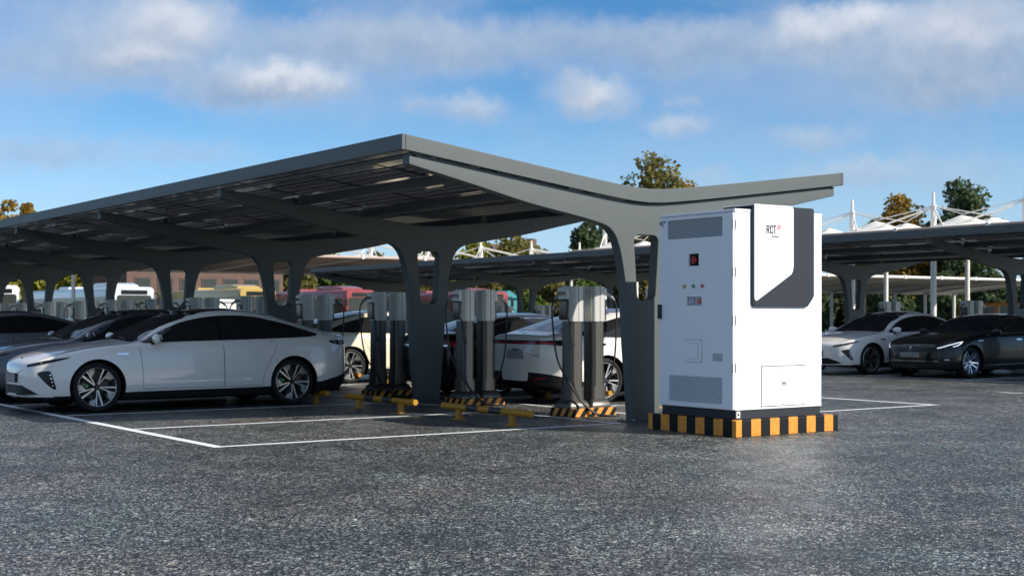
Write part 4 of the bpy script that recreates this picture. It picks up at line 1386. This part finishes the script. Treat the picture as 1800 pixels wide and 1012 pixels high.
        for (x, y, w_) in ((.02, .0, .14), (.0, .50, .07), (.0, -.50, .07)):
            h_, _, _, _ = bvh.ray_cast(Vector((x, y, 4)), Vector((0, 0, -1)))
            rs = []
            for k in range(9):
                a = PI * k / 8
                rs.append([(x + .10 * math.cos(a), y + w_ * math.sin(a) * math.cos(b) if False else y + w_ * (math.sin(a) ** .7) * math.cos(2 * PI * b / 12), h_.z - .012 + .05 * (math.sin(a) ** .7) * math.sin(2 * PI * b / 12)) for b in range(12)])
            MB().loft(rs).build('roof_sensor', M['black_gloss'], t, True, 60)
        tl_side = [(-2.10, .990), (-2.30, 1.000), (-2.52, .995), (-2.53, .935), (-2.36, .915), (-2.20, .940)]
        patch(bvh, tl_side, 'left', .004, 'tail_lamp', M['lens_dark'], t, .03, mirror=True)
        patch(bvh, [(-2.42, .965), (-2.53, .965), (-2.53, .940), (-2.40, .935)], 'left', .008, 'tail_lamp_glow', M['tail_red'], t, .03, depth=-.004, mirror=True)
        patch(bvh, [(-.80, .935), (.80, .935), (.80, .995), (-.80, .995)], 'rear', .005, 'tail_light_bar', M['lens_dark'], t, .04)
        patch(bvh, [(-.79, .948), (.79, .948), (.79, .970), (-.79, .970)], 'rear', .009, 'light_strip', M['tail_red'], t, .04, depth=-.005)
        patch(bvh, [(-.24, .70), (.24, .70), (.21, .84), (-.21, .84)], 'rear', .003, 'plate_recess', M['grey_panel'], t, .06)
        patch(bvh, [(-.14, .856), (.14, .856), (.06, .835), (-.06, .835)], 'rear', .006, 'plate_lamp', M['black'], t, .05)
        bd = [(-.60, .745), (-.48, .745), (-.48, .775), (-.60, .775)]
        patch(bvh, bd, 'rear', .005, 'model_badge', M['grey_metal'], t, .05)
        patch(bvh, [(-.72, .405), (-.46, .385), (-.46, .400), (-.72, .42)], 'rear', .006, 'reflector', M['tail_red'], t, .05)
        patch(bvh, [(.72, .405), (.46, .385), (.46, .400), (.72, .42)], 'rear', .006, 'reflector', M['tail_red'], t, .05)
        bd = patch(bvh, [(-2.40, -.03), (-2.40, .03), (-2.415, .03), (-2.415, -.03)], 'top', .005, 'boot_badge', M['logo_dark'], t, .03)
    else:
        hl = [(2.33, .665), (2.15, .735), (1.92, .795), (1.80, .815), (1.84, .770), (1.95, .720), (2.10, .680), (2.28, .648)]
        patch(bvh, hl, 'left', .004, 'headlight', M['lens_dark'], t, .03, mirror=True)
        up = [(2.32, .672), (2.15, .742), (1.92, .800), (1.80, .818), (1.80, .805), (1.92, .782), (2.15, .724), (2.31, .660)]
        lo = [(1.80, .812), (1.84, .772), (1.94, .722), (2.06, .692), (2.06, .706), (1.955, .736), (1.87, .776), (1.835, .812)]
        for q in (up, lo): patch(bvh, q, 'left', .009, 'daytime_light', M['drl'], t, .03, depth=-.005, mirror=True)
        patch(bvh, [(-.44, .60), (.44, .60), (.50, .55), (.40, .40), (-.40, .40), (-.50, .55)], 'front', .003, 'nose_panel', M['black_gloss'], t, .05)
        patch(bvh, [(-.50, .645), (.50, .645), (.46, .622), (.05, .606), (-.05, .606), (-.46, .622)], 'front', .007, 'nose_trim', M['black_gloss'], t, .05)
        patch(bvh, [(-.034, .690), (.034, .690), (.030, .678), (.006, .674), (.006, .632), (-.006, .632), (-.006, .674), (-.030, .678)], 'front', .009, 'nose_badge', M['chrome'], t, .03)
        patch(bvh, [(-.66, .29), (.66, .29), (.60, .37), (-.60, .37)], 'front', .003, 'lower_grille', M['black'], t, .05)
        patch(bvh, [(-.66, .385), (.66, .385), (.66, .375), (-.66, .375)], 'front', .008, 'grille_trim', M['chrome'], t, .05)
        ho_, nr_, _, _ = bvh.ray_cast(Vector((5, 0, .50)), Vector((-1, 0, 0)))
        MB().box(ho_.x - .03, ho_.x + .018, -.26, .26, .46, .575).build('number_plate', M['plate'], t)
        for s in (1, -1):
            for k in range(3):
                MB().tube([(2.235 - .02 * k, s * .79 + s * .025 * k, .42), (2.26 - .02 * k, s * .79 + s * .025 * k, .40)], .018, 10).build('fog_lamp', M['chrome'], t)
        sk = [(-1.05, .30), (1.05, .275), (1.05, .288), (-1.05, .315)]
        patch(bvh, sk, 'left', .008, 'sill_trim', M['chrome'], t, .06, mirror=True)
        tl = [(-2.05, .94), (-2.30, .955), (-2.46, .93), (-2.46, .84), (-2.25, .86)]
        patch(bvh, tl, 'left', .004, 'tail_lamp', M['tail_red'], t, .03, mirror=True)
        patch(bvh, [(-.75, .86), (.75, .86), (.75, .885), (-.75, .885)], 'rear', .006, 'boot_trim', M['chrome'], t, .05)
    # ---- mirrors
    for s in (1, -1):
        mx_, my_, mz_ = (.70, .985, 1.045) if A else (.66, .98, 1.03)
        rs = []
        for k in range(11):
            a = PI * k / 10
            q = max(math.sin(a), .02) ** .62
            rs.append([(mx_ + .02 + .055 * q * math.cos(b) - .015 * math.cos(a), s * (my_ - .125 * math.cos(a)), mz_ + (.075 - .012 * math.cos(a)) * q * math.sin(b)) for b in [2 * PI * j / 14 for j in range(14)]])
        o = MB().loft(rs).build('mirror', paint, t, True, 60); fix_normals(o)
        ex = .055
        MB().tube([(mx_ + .07, s * .90, mz_ - .075), (mx_ + .05, s * (my_ + .02), mz_ - .060)], [.022, .016], 8).build('mirror_arm', M['black'], o, True)
        g_ = MB().lathe([(.001, 0), (.058, 0), (.060, .004), (.001, .004)], 16, 'y').build('mirror_glass', M['chrome'], o)
        g_.rotation_euler = (0, 0, R(90)); g_.scale = (1.5, 1, 1); g_.location = (mx_ - .036, s * my_, mz_)
    # windscreen wipers
    for (y0, y1) in ((.50, -.08), (-.12, -.62)):
        h0, _, _, _ = bvh.ray_cast(Vector((xc + .03, y0, 4)), Vector((0, 0, -1)))
        h1, _, _, _ = bvh.ray_cast(Vector((xc - .06, y1, 4)), Vector((0, 0, -1)))
        MB().tube([h0 + Vector((0, 0, .018)), (h0 + h1) / 2 + Vector((0, 0, .025)), h1 + Vector((0, 0, .018))], .009, 6).build('wiper', M['black'], t)
    # ---- wheels
    for x in (P['fa'], P['ra']):
        for s in (1, -1): make_wheel(P, t, x, s * (.815 if A else .81), 'blade' if A else 'multi')
    return t

def repaint(o, old, new):
    for c in [o] + list(o.children_recursive):
        if c.type == 'MESH':
            for sl_ in c.material_slots:
                if sl_.material == old: sl_.link = 'OBJECT'; sl_.material = new

sedan = make_car(SEDAN, 'sedan', M['paint_white'])
coupe = make_car(COUPE, 'coupe', M['paint_black'])
GC = 'cars parked under the carports'
def place(src, first, x, y, rz, paint, old, lab):
    o = src if first else copy_tree(src)
    o.location = (x, y, 0); o.rotation_euler = (0, 0, rz)
    if paint != old: repaint(o, old, paint)
    return tag(o, lab, 'car', GC)
WP, BP = M['paint_white'], M['paint_black']
place(sedan, True, -3.84, 6.68, PI, WP, WP, 'large white fastback sedan in front on the left, seen side on')
place(sedan, False, -3.93, 9.42, PI, M['paint_grey'], WP, 'graphite grey sedan parked just behind the front white sedan')
place(sedan, False, -4.0, 17.5, PI, M['paint_silver'], WP, 'silver sedan at the left edge, its roof showing beyond the grey sedan')
place(sedan, False, 3.12, 12.12, 0, M['paint_cream'], WP, 'sunlit cream sedan seen side on behind the charging posts')
place(sedan, False, 3.33, 4.12, 0, WP, WP, 'white sedan showing its tail and red light bar behind the nearest charging station')
place(coupe, False, 3.1, 6.75, 0, BP, BP, 'black sedan half hidden between the white sedan\'s tail and the cream sedan')
place(sedan, False, 15.19, 8.74, PI, WP, WP, 'white sedan at right, half hidden by the black sedan, nose towards the cabinet')
place(coupe, True, 15.53, 6.27, PI, BP, BP, 'glossy black sedan at the right edge with bright white headlight strips')

# ---------------------------------------------------------------- tensile membrane shelters
def tensile(name, label, ox, oy, along, n, D, wid, ze, zf, cone, zmast, zapex, under, rows=(.30, .70), vault=.0, posts=True, mast=True, flying=False):
    """along: 'x' or 'y'; ze / zf: heights of the near and far edges; cones stand between the masts"""
    t = thing(name, label, 'membrane shelter', (ox, oy, 0))
    f = (lambda a, c, z: (a, c, z)) if along == 'x' else (lambda a, c, z: (c, a, z))
    def zz(a, c):
        u = c / wid
        z = ze + (zf - ze) * u + vault * 4 * u * (1 - u)
        for k in range(n):
            for r in rows:
                d = math.hypot((a - (k + .5) * D) / (D * .5), (c - r * wid) / (wid * .28))
                if d < 1: z += cone * (1 - d) ** 1.6
        e = abs(((a / D) % 1) - .5) * 2       # scalloped free edges
        z -= .10 * e * 0
        return z
    na, nc = n * 14, 18
    for k in range(n):
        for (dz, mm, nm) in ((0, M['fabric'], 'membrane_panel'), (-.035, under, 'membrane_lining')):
            mb = MB(); vs, fs = [], []
            for i in range(15):
                for j in range(nc + 1):
                    a = (k + i / 14) * D; c = j / nc * wid
                    vs.append(f(a, c, zz(a, c) + dz))
            for i in range(14):
                for j in range(nc):
                    q = (i * (nc + 1) + j, (i + 1) * (nc + 1) + j, (i + 1) * (nc + 1) + j + 1, i * (nc + 1) + j + 1)
                    up_ = (along == 'x') == (dz == 0)
                    fs.append(q if up_ else tuple(reversed(q)))
            mb.add(vs, fs)
            mb.build(nm, mm, t, True, 80)
    # edge tubes and hanging valance
    for c in (0, wid):
        z = zz(0, c)
        MB().tube([f(0, c, z - .06), f(n * D, c, z - .06)], .075, 8).build('edge_beam', M['mast'] if c else under, t, True)
    for k in range(n + 1):
        a = k * D
        pts = [f(a, c * wid / 8, zz(a, c * wid / 8) - .09) for c in range(9)]
        MB().tube(pts, .07, 8).build('rafter', M['mast'], t, True)
        MB().box(*sorted((f(a - .08, -.10, 0)[0], f(a + .08, .03, 0)[0])), *sorted((f(a - .08, -.10, 0)[1], f(a + .08, .03, 0)[1])), ze - .14, ze + .05).build('clamp', M['fabric'], t)
        if posts and not (flying and 0 < k < n):
            p = f(a, wid - .1, 0)
            MB().tube([p, (p[0], p[1], zf - .02)], .11, 10).build('post', M['mast'], t, True)
        if mast:
            b = f(a, wid * .5, 0)
            MB().tube([(b[0], b[1], ze - .3 if flying else 0), (b[0], b[1], zapex)], .13, 12).tube([(b[0], b[1], zapex), (b[0], b[1], zmast)], [.07, .05], 8).build('mast', M['mast'], t, True)
            for sa in (-1, 1):
                aa = a + sa * D * .5
                if aa < 0 or aa > n * D: continue
                for r in rows:
                    MB().tube([(b[0], b[1], zapex - .05), f(aa, r * wid, zz(aa, r * wid) - .03)], .024, 6).build('cable', M['mast'], t, True)
                MB().tube([(b[0], b[1], zapex - .12), f(a + sa * D * .42, wid * .12, zz(a + sa * D * .42, wid * .12))], .036, 6).build('strut', M['mast'], t, True)
    return t
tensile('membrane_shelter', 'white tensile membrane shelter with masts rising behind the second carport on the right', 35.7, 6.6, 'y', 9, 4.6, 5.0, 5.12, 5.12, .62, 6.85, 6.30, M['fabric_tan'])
tensile('membrane_shelter', 'long low membrane shelter on slim posts, seen under the second carport at right', 40.5, 36.0, 'x', 9, 3.15, 11.0, 3.62, 3.02, .16, 5, 4.6, M['fabric'], vault=.22, mast=False)
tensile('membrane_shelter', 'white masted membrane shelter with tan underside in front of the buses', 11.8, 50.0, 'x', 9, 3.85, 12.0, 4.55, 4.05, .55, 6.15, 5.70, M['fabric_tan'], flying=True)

# ---------------------------------------------------------------- buses
def make_bus(x, y, length, paint, label):
    t = thing('bus', label, 'bus', (x, y, 0), 0, 'buses parked in a row beyond the carports')
    w, h = 2.5, 3.12
    def sec(yy, inset=0, z0=.32, dz=0):
        r = .28
        return [(px_, yy, pz_) for px_, pz_ in round_rect(inset, w - inset, z0, h - dz, [.06, .06, r, r], 5)]
    body = MB().loft([sec(.0, .07, .36, .06), sec(.05, .02, .33, .02), sec(.16), sec(length - .1), sec(length, .05, .36, .05)]).build('body', paint, t, True, 35)
    fix_normals(body)
    o = prism(round_rect(.20, w - .20, 1.05, 2.62, .16), [], lambda a, b, d: (a, d, b), -.004, .05).build('windscreen', M['bus_glass'], t); fix_normals(o)
    o = prism(round_rect(.45, w - .45, 2.66, 2.92, .05), [], lambda a, b, d: (a, d, b), -.006, .05).build('destination_panel', M['black_gloss'], t); fix_normals(o)
    for xx in (.28, w - .28):
        o = prism(round_rect(xx - .15, xx + .15, .62, .80, .05), [], lambda a, b, d: (a, d, b), -.008, .05).build('headlight', M['chrome'], t); fix_normals(o)
    nwin = int((length - 1.2) / 1.55)
    for sx, xa in ((0, -.008), (1, w - .02)):
        for k in range(nwin):
            ya = .55 + k * (length - 1.0) / nwin
            yb = ya + (length - 1.0) / nwin - .07
            o = prism(round_rect(ya, yb, 1.35, 2.55, .08), [], lambda a, b, d: (d, a, b), xa, xa + .028).build('window', M['bus_glass'], t); fix_normals(o)
    # roof air-conditioning pods
    pod = MB().loft([[(px_, yy, pz_) for px_, pz_ in round_rect(.35 + i_, w - .35 - i_, h - .01, h + hh, [.01, .01, .12, .12], 4)] for yy, i_, hh in ((1.4, .12, .14), (2.3, 0, .27), (4.6, 0, .27), (4.9, .05, .20))]).build('roof_pod', paint, t, True, 35); fix_normals(pod)
    pod = MB().loft([[(px_, yy, pz_) for px_, pz_ in round_rect(.45, w - .45, h - .01, h + hh, [.01, .01, .08, .08], 3)] for yy, hh in ((length * .55, .15), (length * .55 + 2.0, .17))]).build('roof_vent', paint, t, True, 35); fix_normals(pod)
    for yy in (2.6, length - 3.4):
        for xx in (.16, w - .16):
            s_ = -1 if xx < 1 else 1
            o = MB().lathe([(.30, -.16), (.47, -.16), (.49, -.10), (.49, .12), (.46, .16), (.30, .16), (.001, .12)], 24, 'y').build('wheel', M['tyre'], t, True, 35)
            o.rotation_euler = (0, 0, R(-90) * s_); o.location = (xx - s_ * -.02, yy, .49)
            o2 = MB().lathe([(.29, .165), (.22, .10), (.001, .10)], 20, 'y').build('rim', M['grey_metal'], o, True, 35)
    for s_ in (-1, 1):
        xx = w / 2 + s_ * (w / 2 + .12)
        o = MB().tube([(w / 2 + s_ * (w / 2 - .1), .1, 2.75), (xx, -.25, 2.7), (xx, -.28, 2.5)], .03, 6).box(xx - .1, xx + .1, -.33, -.25, 2.05, 2.5).build('mirror', M['black'], t)
    return t
for x, y, ln, m_, lab in ((7.3, 65, 12, 'bus_white', 'white bus at the far left, beyond the arches of the front carport'),
                          (15.1, 65, 18, 'bus_pale', 'long pale bus with a white front, framed by the fourth arch from the front'),
                          (23.0, 65, 14, 'bus_yellow', 'yellow bus between the pale bus and the red buses'),
                          (30.4, 65, 14, 'bus_red', 'red bus next to the yellow bus, behind the third column'),
                          (40.8, 65, 14, 'bus_red', 'red bus farthest right, seen through the nearest arch behind the chargers')):
    make_bus(x, y, ln, M[m_], lab)

# ---------------------------------------------------------------- trees and far things
def make_tree(x, y, h, w, leaf, label, seed, base=.18, group='trees beyond the car park', dens=1.0, leafsize=.27):
    r = np.random.default_rng(seed)
    t = thing('tree', label, 'tree', (x, y, 0), 0, group)
    tr = MB()
    th_ = h * .62
    lean = r.normal(0, .02, 2) * h
    tr.tube([(0, 0, -.1), (lean[0] * .3, lean[1] * .3, th_ * .4), (lean[0], lean[1], th_)], [.022 * h + .06, .015 * h + .04, .006 * h + .02], 9)
    zc0 = h * (base + .5 * (1 - base)); rz_ = h * .5 * (1 - base)
    ncl = int(62 * dens)
    cl = []
    for i in range(ncl):
        d = r.normal(size=3); d /= np.linalg.norm(d)
        q = r.uniform(.25, 1.0) ** .5
        tap = 1 - .30 * max(d[2] * q, 0)
        c = np.array([d[0] * q * w * .5 * tap, d[1] * q * w * .5 * tap, zc0 + d[2] * q * rz_ * .92])
        cl.append((c, r.uniform(.15, .28) * w))
    for (c, s) in cl[:9]:
        tr.tube([(lean[0] * .4, lean[1] * .4, th_ * .45), (c[0] * .5, c[1] * .5, th_ * .4 + c[2] * .3), tuple(c * np.array([.85, .85, .95]))], [.008 * h, .006 * h, .002 * h + .01], 6)
    tr.build('trunk', M['bark'], t, True, 60)
    P_, Q = [], []
    for (c, s) in cl:
        nl = int(r.uniform(90, 150))
        d = r.normal(size=(nl, 3)); d /= np.linalg.norm(d, axis=1)[:, None]
        rad = s * r.uniform(.2, 1, size=(nl, 1)) ** .45
        p = c + d * rad * np.array([1, 1, .8])
        a = r.normal(size=(nl, 3)); a /= np.linalg.norm(a, axis=1)[:, None]
        b = np.cross(a, r.normal(size=(nl, 3))); b /= np.linalg.norm(b, axis=1)[:, None] + 1e-9
        sz = leafsize * r.uniform(.5, 1.15, size=(nl, 1))
        P_.append(p); Q.append((a * sz, b * sz * .7))
    p = np.concatenate(P_); a = np.concatenate([q[0] for q in Q]); b = np.concatenate([q[1] for q in Q])
    n = len(p)
    v = np.empty((n, 4, 3)); v[:, 0] = p - a; v[:, 1] = p - b; v[:, 2] = p + a; v[:, 3] = p + b
    me = bpy.data.meshes.new('crown')
    me.vertices.add(n * 4); me.vertices.foreach_set('co', v.reshape(-1))
    me.loops.add(n * 4); me.loops.foreach_set('vertex_index', np.arange(n * 4))
    me.polygons.add(n); me.polygons.foreach_set('loop_start', np.arange(n) * 4)
    me.materials.append(M[leaf]); me.update(calc_edges=True); me.validate()
    link('crown', me, t)
    return t
for i_, (x, y, h, w, lf, lab) in enumerate((
    (67.5, 77.4, 15.8, 6.6, 'leaf_olive', 'tall olive green tree rising above the valley of the front carport'),
    (71.5, 78.2, 14.5, 4.5, 'leaf_orange', 'autumn orange tree beside the tall olive one above the carport valley'),
    (62.1, 78.8, 9.8, 5.1, 'leaf_dark', 'dark green tree seen under the front carport roof, left of the cabinet'),
    (66.8, 80.4, 9.3, 4.1, 'leaf_dark', 'smaller dark green tree just left of the cabinet, behind the nearest column'),
    (55.3, 81.1, 8.3, 5.3, 'leaf_olive', 'olive tree behind the masts, seen through the nearest arch'),
    (54.3, 85.5, 8.1, 4.8, 'leaf_yellow', 'yellow green tree behind the membrane cones in the nearest arch'),
    (52.4, 89.3, 8.0, 4.5, 'leaf_green', 'green tree behind the second column'),
    (93.2, 71.5, 12.9, 5.4, 'leaf_orange', 'autumn tree behind the middle mast on the right'),
    (93.9, 74.7, 11.4, 4.2, 'leaf_olive', 'low olive tree left of the autumn tree, right of the cabinet'),
    (96.5, 66.7, 14.1, 6.2, 'leaf_dark', 'large dark green tree between the right-hand masts'),
    (97.1, 70.0, 12.0, 3.7, 'leaf_dark', 'smaller dark tree between the autumn tree and the large dark tree'),
    (22.5, 116.5, 13.2, 3.2, 'leaf_orange', 'autumn orange tree above the carport edge at the far left'),
    (25.4, 119.3, 12.8, 2.2, 'leaf_orange', 'slim orange tree just right of the far left one'),
    (20.7, 120.2, 12.9, 3.6, 'leaf_yellow', 'yellow tree at the left margin'),
    (19.0, 101.8, 7.5, 3.4, 'leaf_yellow', 'leftmost of the yellow green trees behind the buses, seen through the arches'),
    (22.8, 107.7, 7.6, 3.6, 'leaf_green', 'leftmost of the green trees behind the buses, seen through the arches'),
    (22.7, 100.4, 7.1, 3.4, 'leaf_yellow', 'second from left of the yellow green trees behind the buses, seen through the arches'),
    (26.7, 106.2, 7.2, 3.6, 'leaf_yellow', 'third from left of the yellow green trees behind the buses, seen through the arches'),
    (26.7, 98.8, 6.6, 3.4, 'leaf_olive', 'leftmost of the olive trees behind the buses, seen through the arches'),
    (31.1, 104.3, 7.8, 3.6, 'leaf_yellow', 'fourth from left of the yellow green trees behind the buses, seen through the arches'),
    (31.0, 97.0, 7.3, 3.5, 'leaf_green', 'second from left of the green trees behind the buses, seen through the arches'),
    (35.4, 102.4, 7.4, 3.7, 'leaf_yellow', 'fifth from left of the yellow green trees behind the buses, seen through the arches'),
    (35.3, 95.2, 6.8, 3.5, 'leaf_green', 'third from left of the green trees behind the buses, seen through the arches'),
    (40.4, 100.1, 8.0, 3.7, 'leaf_orange', 'leftmost of the autumn orange trees behind the buses, seen through the arches'),
    (40.5, 92.8, 7.5, 3.5, 'leaf_olive', 'second from left of the olive trees behind the buses, seen through the arches'),
    (46.6, 97.0, 7.6, 3.7, 'leaf_green', 'fourth from left of the green trees behind the buses, seen through the arches'),
    (46.6, 89.7, 7.0, 3.5, 'leaf_dark', 'leftmost of the dark green trees behind the buses, seen through the arches'),
    (45.9, 82.8, 6.5, 3.4, 'leaf_olive', 'third from left of the olive trees behind the buses, seen through the arches'),
    (45.3, 75.9, 4.8, 2.8, 'leaf_green', 'leftmost of the green trees in the low line behind the second carport'),
    (50.3, 78.5, 4.7, 3.0, 'leaf_olive', 'leftmost of the olive trees in the low line behind the second carport'),
    (50.4, 73.5, 4.2, 2.9, 'leaf_green', 'second from left of the green trees in the low line behind the second carport'),
    (55.4, 76.1, 4.7, 3.0, 'leaf_olive', 'second from left of the olive trees in the low line behind the second carport'),
    (55.2, 71.4, 4.3, 2.9, 'leaf_green', 'third from left of the green trees in the low line behind the second carport'),
    (60.7, 73.7, 4.8, 3.0, 'leaf_dark', 'leftmost of the dark green trees in the low line behind the second carport'),
    (70.7, 61.7, 4.4, 2.9, 'leaf_dark', 'second from left of the dark green trees in the low line behind the second carport'),
    (76.3, 63.9, 4.9, 3.0, 'leaf_dark', 'third from left of the dark green trees in the low line behind the second carport'),
    (74.9, 60.0, 4.4, 2.9, 'leaf_orange', 'leftmost of the autumn orange trees in the low line behind the second carport'),
    (73.3, 56.1, 4.7, 2.8, 'leaf_dark', 'fourth from left of the dark green trees in the low line behind the second carport'),
    (79.1, 58.2, 4.5, 3.0, 'leaf_olive', 'third from left of the olive trees in the low line behind the second carport'),
    (77.4, 54.5, 4.8, 2.9, 'leaf_dark', 'fifth from left of the dark green trees in the low line behind the second carport'),
    (83.3, 56.5, 4.6, 3.0, 'leaf_olive', 'fourth from left of the olive trees in the low line behind the second carport'),
    (81.8, 52.7, 4.8, 2.9, 'leaf_dark', 'sixth from left of the dark green trees in the low line behind the second carport'),
    (88.0, 54.4, 4.7, 3.0, 'leaf_dark', 'seventh from left of the dark green trees in the low line behind the second carport'),
    (86.3, 50.7, 4.9, 2.9, 'leaf_olive', 'fifth from left of the olive trees in the low line behind the second carport'))):
    make_tree(x, y, h, w, lf, lab, 100 + i_, base=.12 if h > 9 else .04)


def gable_house(x, y, w, d, hw, hr, label):
    t = thing('house', label, 'house', (x, y, 0), R(20))
    MB().box(0, w, 0, d, 0, hw).build('wall', M['wall_tan'], t)
    e = .5
    mb = MB().add([(-e, -e, hw - .1), (w + e, -e, hw - .1), (w + e, d / 2, hr), (-e, d / 2, hr), (-e, d + e, hw - .1), (w + e, d + e, hw - .1),
                   (-e, -e, hw + .1), (w + e, -e, hw + .1), (w + e, d / 2, hr + .2), (-e, d / 2, hr + .2), (-e, d + e, hw + .1), (w + e, d + e, hw + .1)],
                  [(0, 3, 2, 1), (3, 4, 5, 2), (6, 7, 8, 9), (9, 8, 11, 10), (0, 1, 7, 6), (4, 10, 11, 5), (0, 6, 9, 3), (3, 9, 10, 4), (1, 2, 8, 7), (2, 5, 11, 8)])
    rf = mb.build('roof', M['roof_brown'], t)
    MB().box(w * .7, w * .7 + .8, d * .35, d * .35 + .8, hr - 1.5, hr + 1.0).build('chimney', M['wall_red'], rf)
    # gable walls
    for xx in (0.0, w):
        MB().add([(xx, 0, hw), (xx, d, hw), (xx, d / 2, hr - .1), (xx + (.2 if xx == 0 else -.2), 0, hw), (xx + (.2 if xx == 0 else -.2), d, hw), (xx + (.2 if xx == 0 else -.2), d / 2, hr - .1)], [(0, 1, 2), (5, 4, 3), (0, 3, 4, 1), (1, 4, 5, 2), (2, 5, 3, 0)]).build('gable', M['wall_tan'], t)
    for k in range(4):
        for z in (1.0, 3.8):
            if z + 1.4 < hw:
                f_ = MB().box(w * (.12 + .22 * k), w * (.12 + .22 * k) + 1.2, -.06, -.003, z, z + 1.4).build('window', M['white_panel'], t)
                MB().box(w * (.12 + .22 * k) + .1, w * (.12 + .22 * k) + 1.1, -.075, -.062, z + .1, z + 1.3).build('pane', M['bus_glass'], f_)
    return t
gable_house(74.5, 107, 9, 8, 5.2, 9.2, 'brown roofed house far behind the membrane masts, left of the dark green tree')
def warehouse():
    t = thing('warehouse', 'long reddish brown building behind the yellow bus', 'building', (24, 88, 0))
    MB().box(0, 13, 0, 8, 0, 5.6).build('wall', M['wall_red'], t)
    MB().box(-.3, 13.3, -.3, 8.3, 5.602, 5.9).build('roof', M['roof_brown'], t)
    for k in range(7):
        w_ = MB().box(.6 + 1.8 * k, 1.9 + 1.8 * k, -.05, -.003, 2.9, 4.4).build('window', M['roof_brown'], t)
        MB().box(.7 + 1.8 * k, 1.8 + 1.8 * k, -.07, -.053, 3.0, 4.3).build('pane', M['bus_glass'], w_)
    MB().box(5.5, 8.5, -.06, -.003, 0, 2.6).build('door', M['grey_panel'], t)
warehouse()
def kiosk():
    t = thing('kiosk', 'white and grey kiosk with an orange frame behind the black sedan', 'kiosk', (62.5, 33.5, 0))
    MB().box(.06, 3.0, .0, 8.2, 0, 2.05).build('body', M['white_panel'], t)
    for z0, z1 in ((2.052, 2.22), (0, .16)): MB().box(-.02, .055, -.05, 8.25, z0, z1).build('frame_rail', M['orange'], t)
    for y in (-.05, 2.6, 5.4, 8.1): MB().box(-.02, .055, y, y + .15, .162, 2.05).build('frame_post', M['orange'], t)
    for y in (2.85, 5.65):
        p = MB().box(.02, .058, y, y + 2.35, .2, 2.0).build('panel', M['grey_panel'], t)
        for k in range(12): MB().box(.005, .0185, y + .08 + .19 * k, y + .16 + .19 * k, .25, 1.95).build('slat', M['grey_panel'], p)
    MB().box(.03, .057, .5, 1.4, .9, 1.7).build('window', M['bus_glass'], t)
    for i, y in enumerate((2.3, 3.2)):
        o = MB().lathe([(.001, 0), (.26, 0), (.28, .05), (.28, .42), (.20, .56), (.06, .60), (.06, .72), (.001, .72)], 18, 'z').build('water_bottle', M['blue'], None, True, 40, (63.4, 33.5 + y, 2.222))
        tag(o, ['blue water bottle on the kiosk roof, nearer the right edge', 'blue water bottle on the kiosk roof, nearer the column'][i], 'bottle', 'bottles on the kiosk')
kiosk()
def utility():
    t = thing('utility_cabinet', 'small sunlit white utility cabinet far off above the roof of the front white sedan', 'cabinet', (11.1, 40.6, 0))
    o = MB().box(0, .95, 0, .7, .12, 1.98).build('body', M['white_panel'], t); bevel(o, .015)
    MB().box(.03, .92, .03, .67, 0, .118).build('plinth', M['grey_panel'], t)
    MB().add([(-.08, -.08, 1.985), (1.03, -.08, 1.985), (1.03, .78, 1.985), (-.08, .78, 1.985), (.08, .06, 2.10), (.87, .06, 2.10), (.87, .64, 2.10), (.08, .64, 2.10)], [(0, 3, 2, 1), (4, 5, 6, 7), (0, 1, 5, 4), (1, 2, 6, 5), (2, 3, 7, 6), (3, 0, 4, 7)]).build('roof', M['white_panel'], t)
    d = MB().box(.06, .89, -.02, -.003, .22, 1.9).build('door', M['white_panel'], t)
    MB().box(.78, .82, -.05, -.022, .95, 1.15).build('handle', M['black'], d)
utility()
def shed():
    t = thing('storage_shed', 'small teal shed beyond the second carport, seen through the nearest arch', 'shed', (44.2, 67.5, 0))
    MB().box(0, 1.6, 0, 2.2, 0, 2.75).build('wall', M['teal'], t)
    MB().add([(-.2, -.2, 2.70), (1.8, -.2, 2.70), (1.8, 2.4, 2.70), (-.2, 2.4, 2.70), (.8, -.2, 3.25), (.8, 2.4, 3.25)], [(0, 3, 2, 1), (0, 1, 4), (3, 5, 2), (1, 2, 5, 4), (0, 4, 5, 3)]).build('roof', M['teal'], t)
    MB().box(.4, 1.2, -.04, -.003, 0, 2.1).build('door', M['wall_tan'], t)
shed()
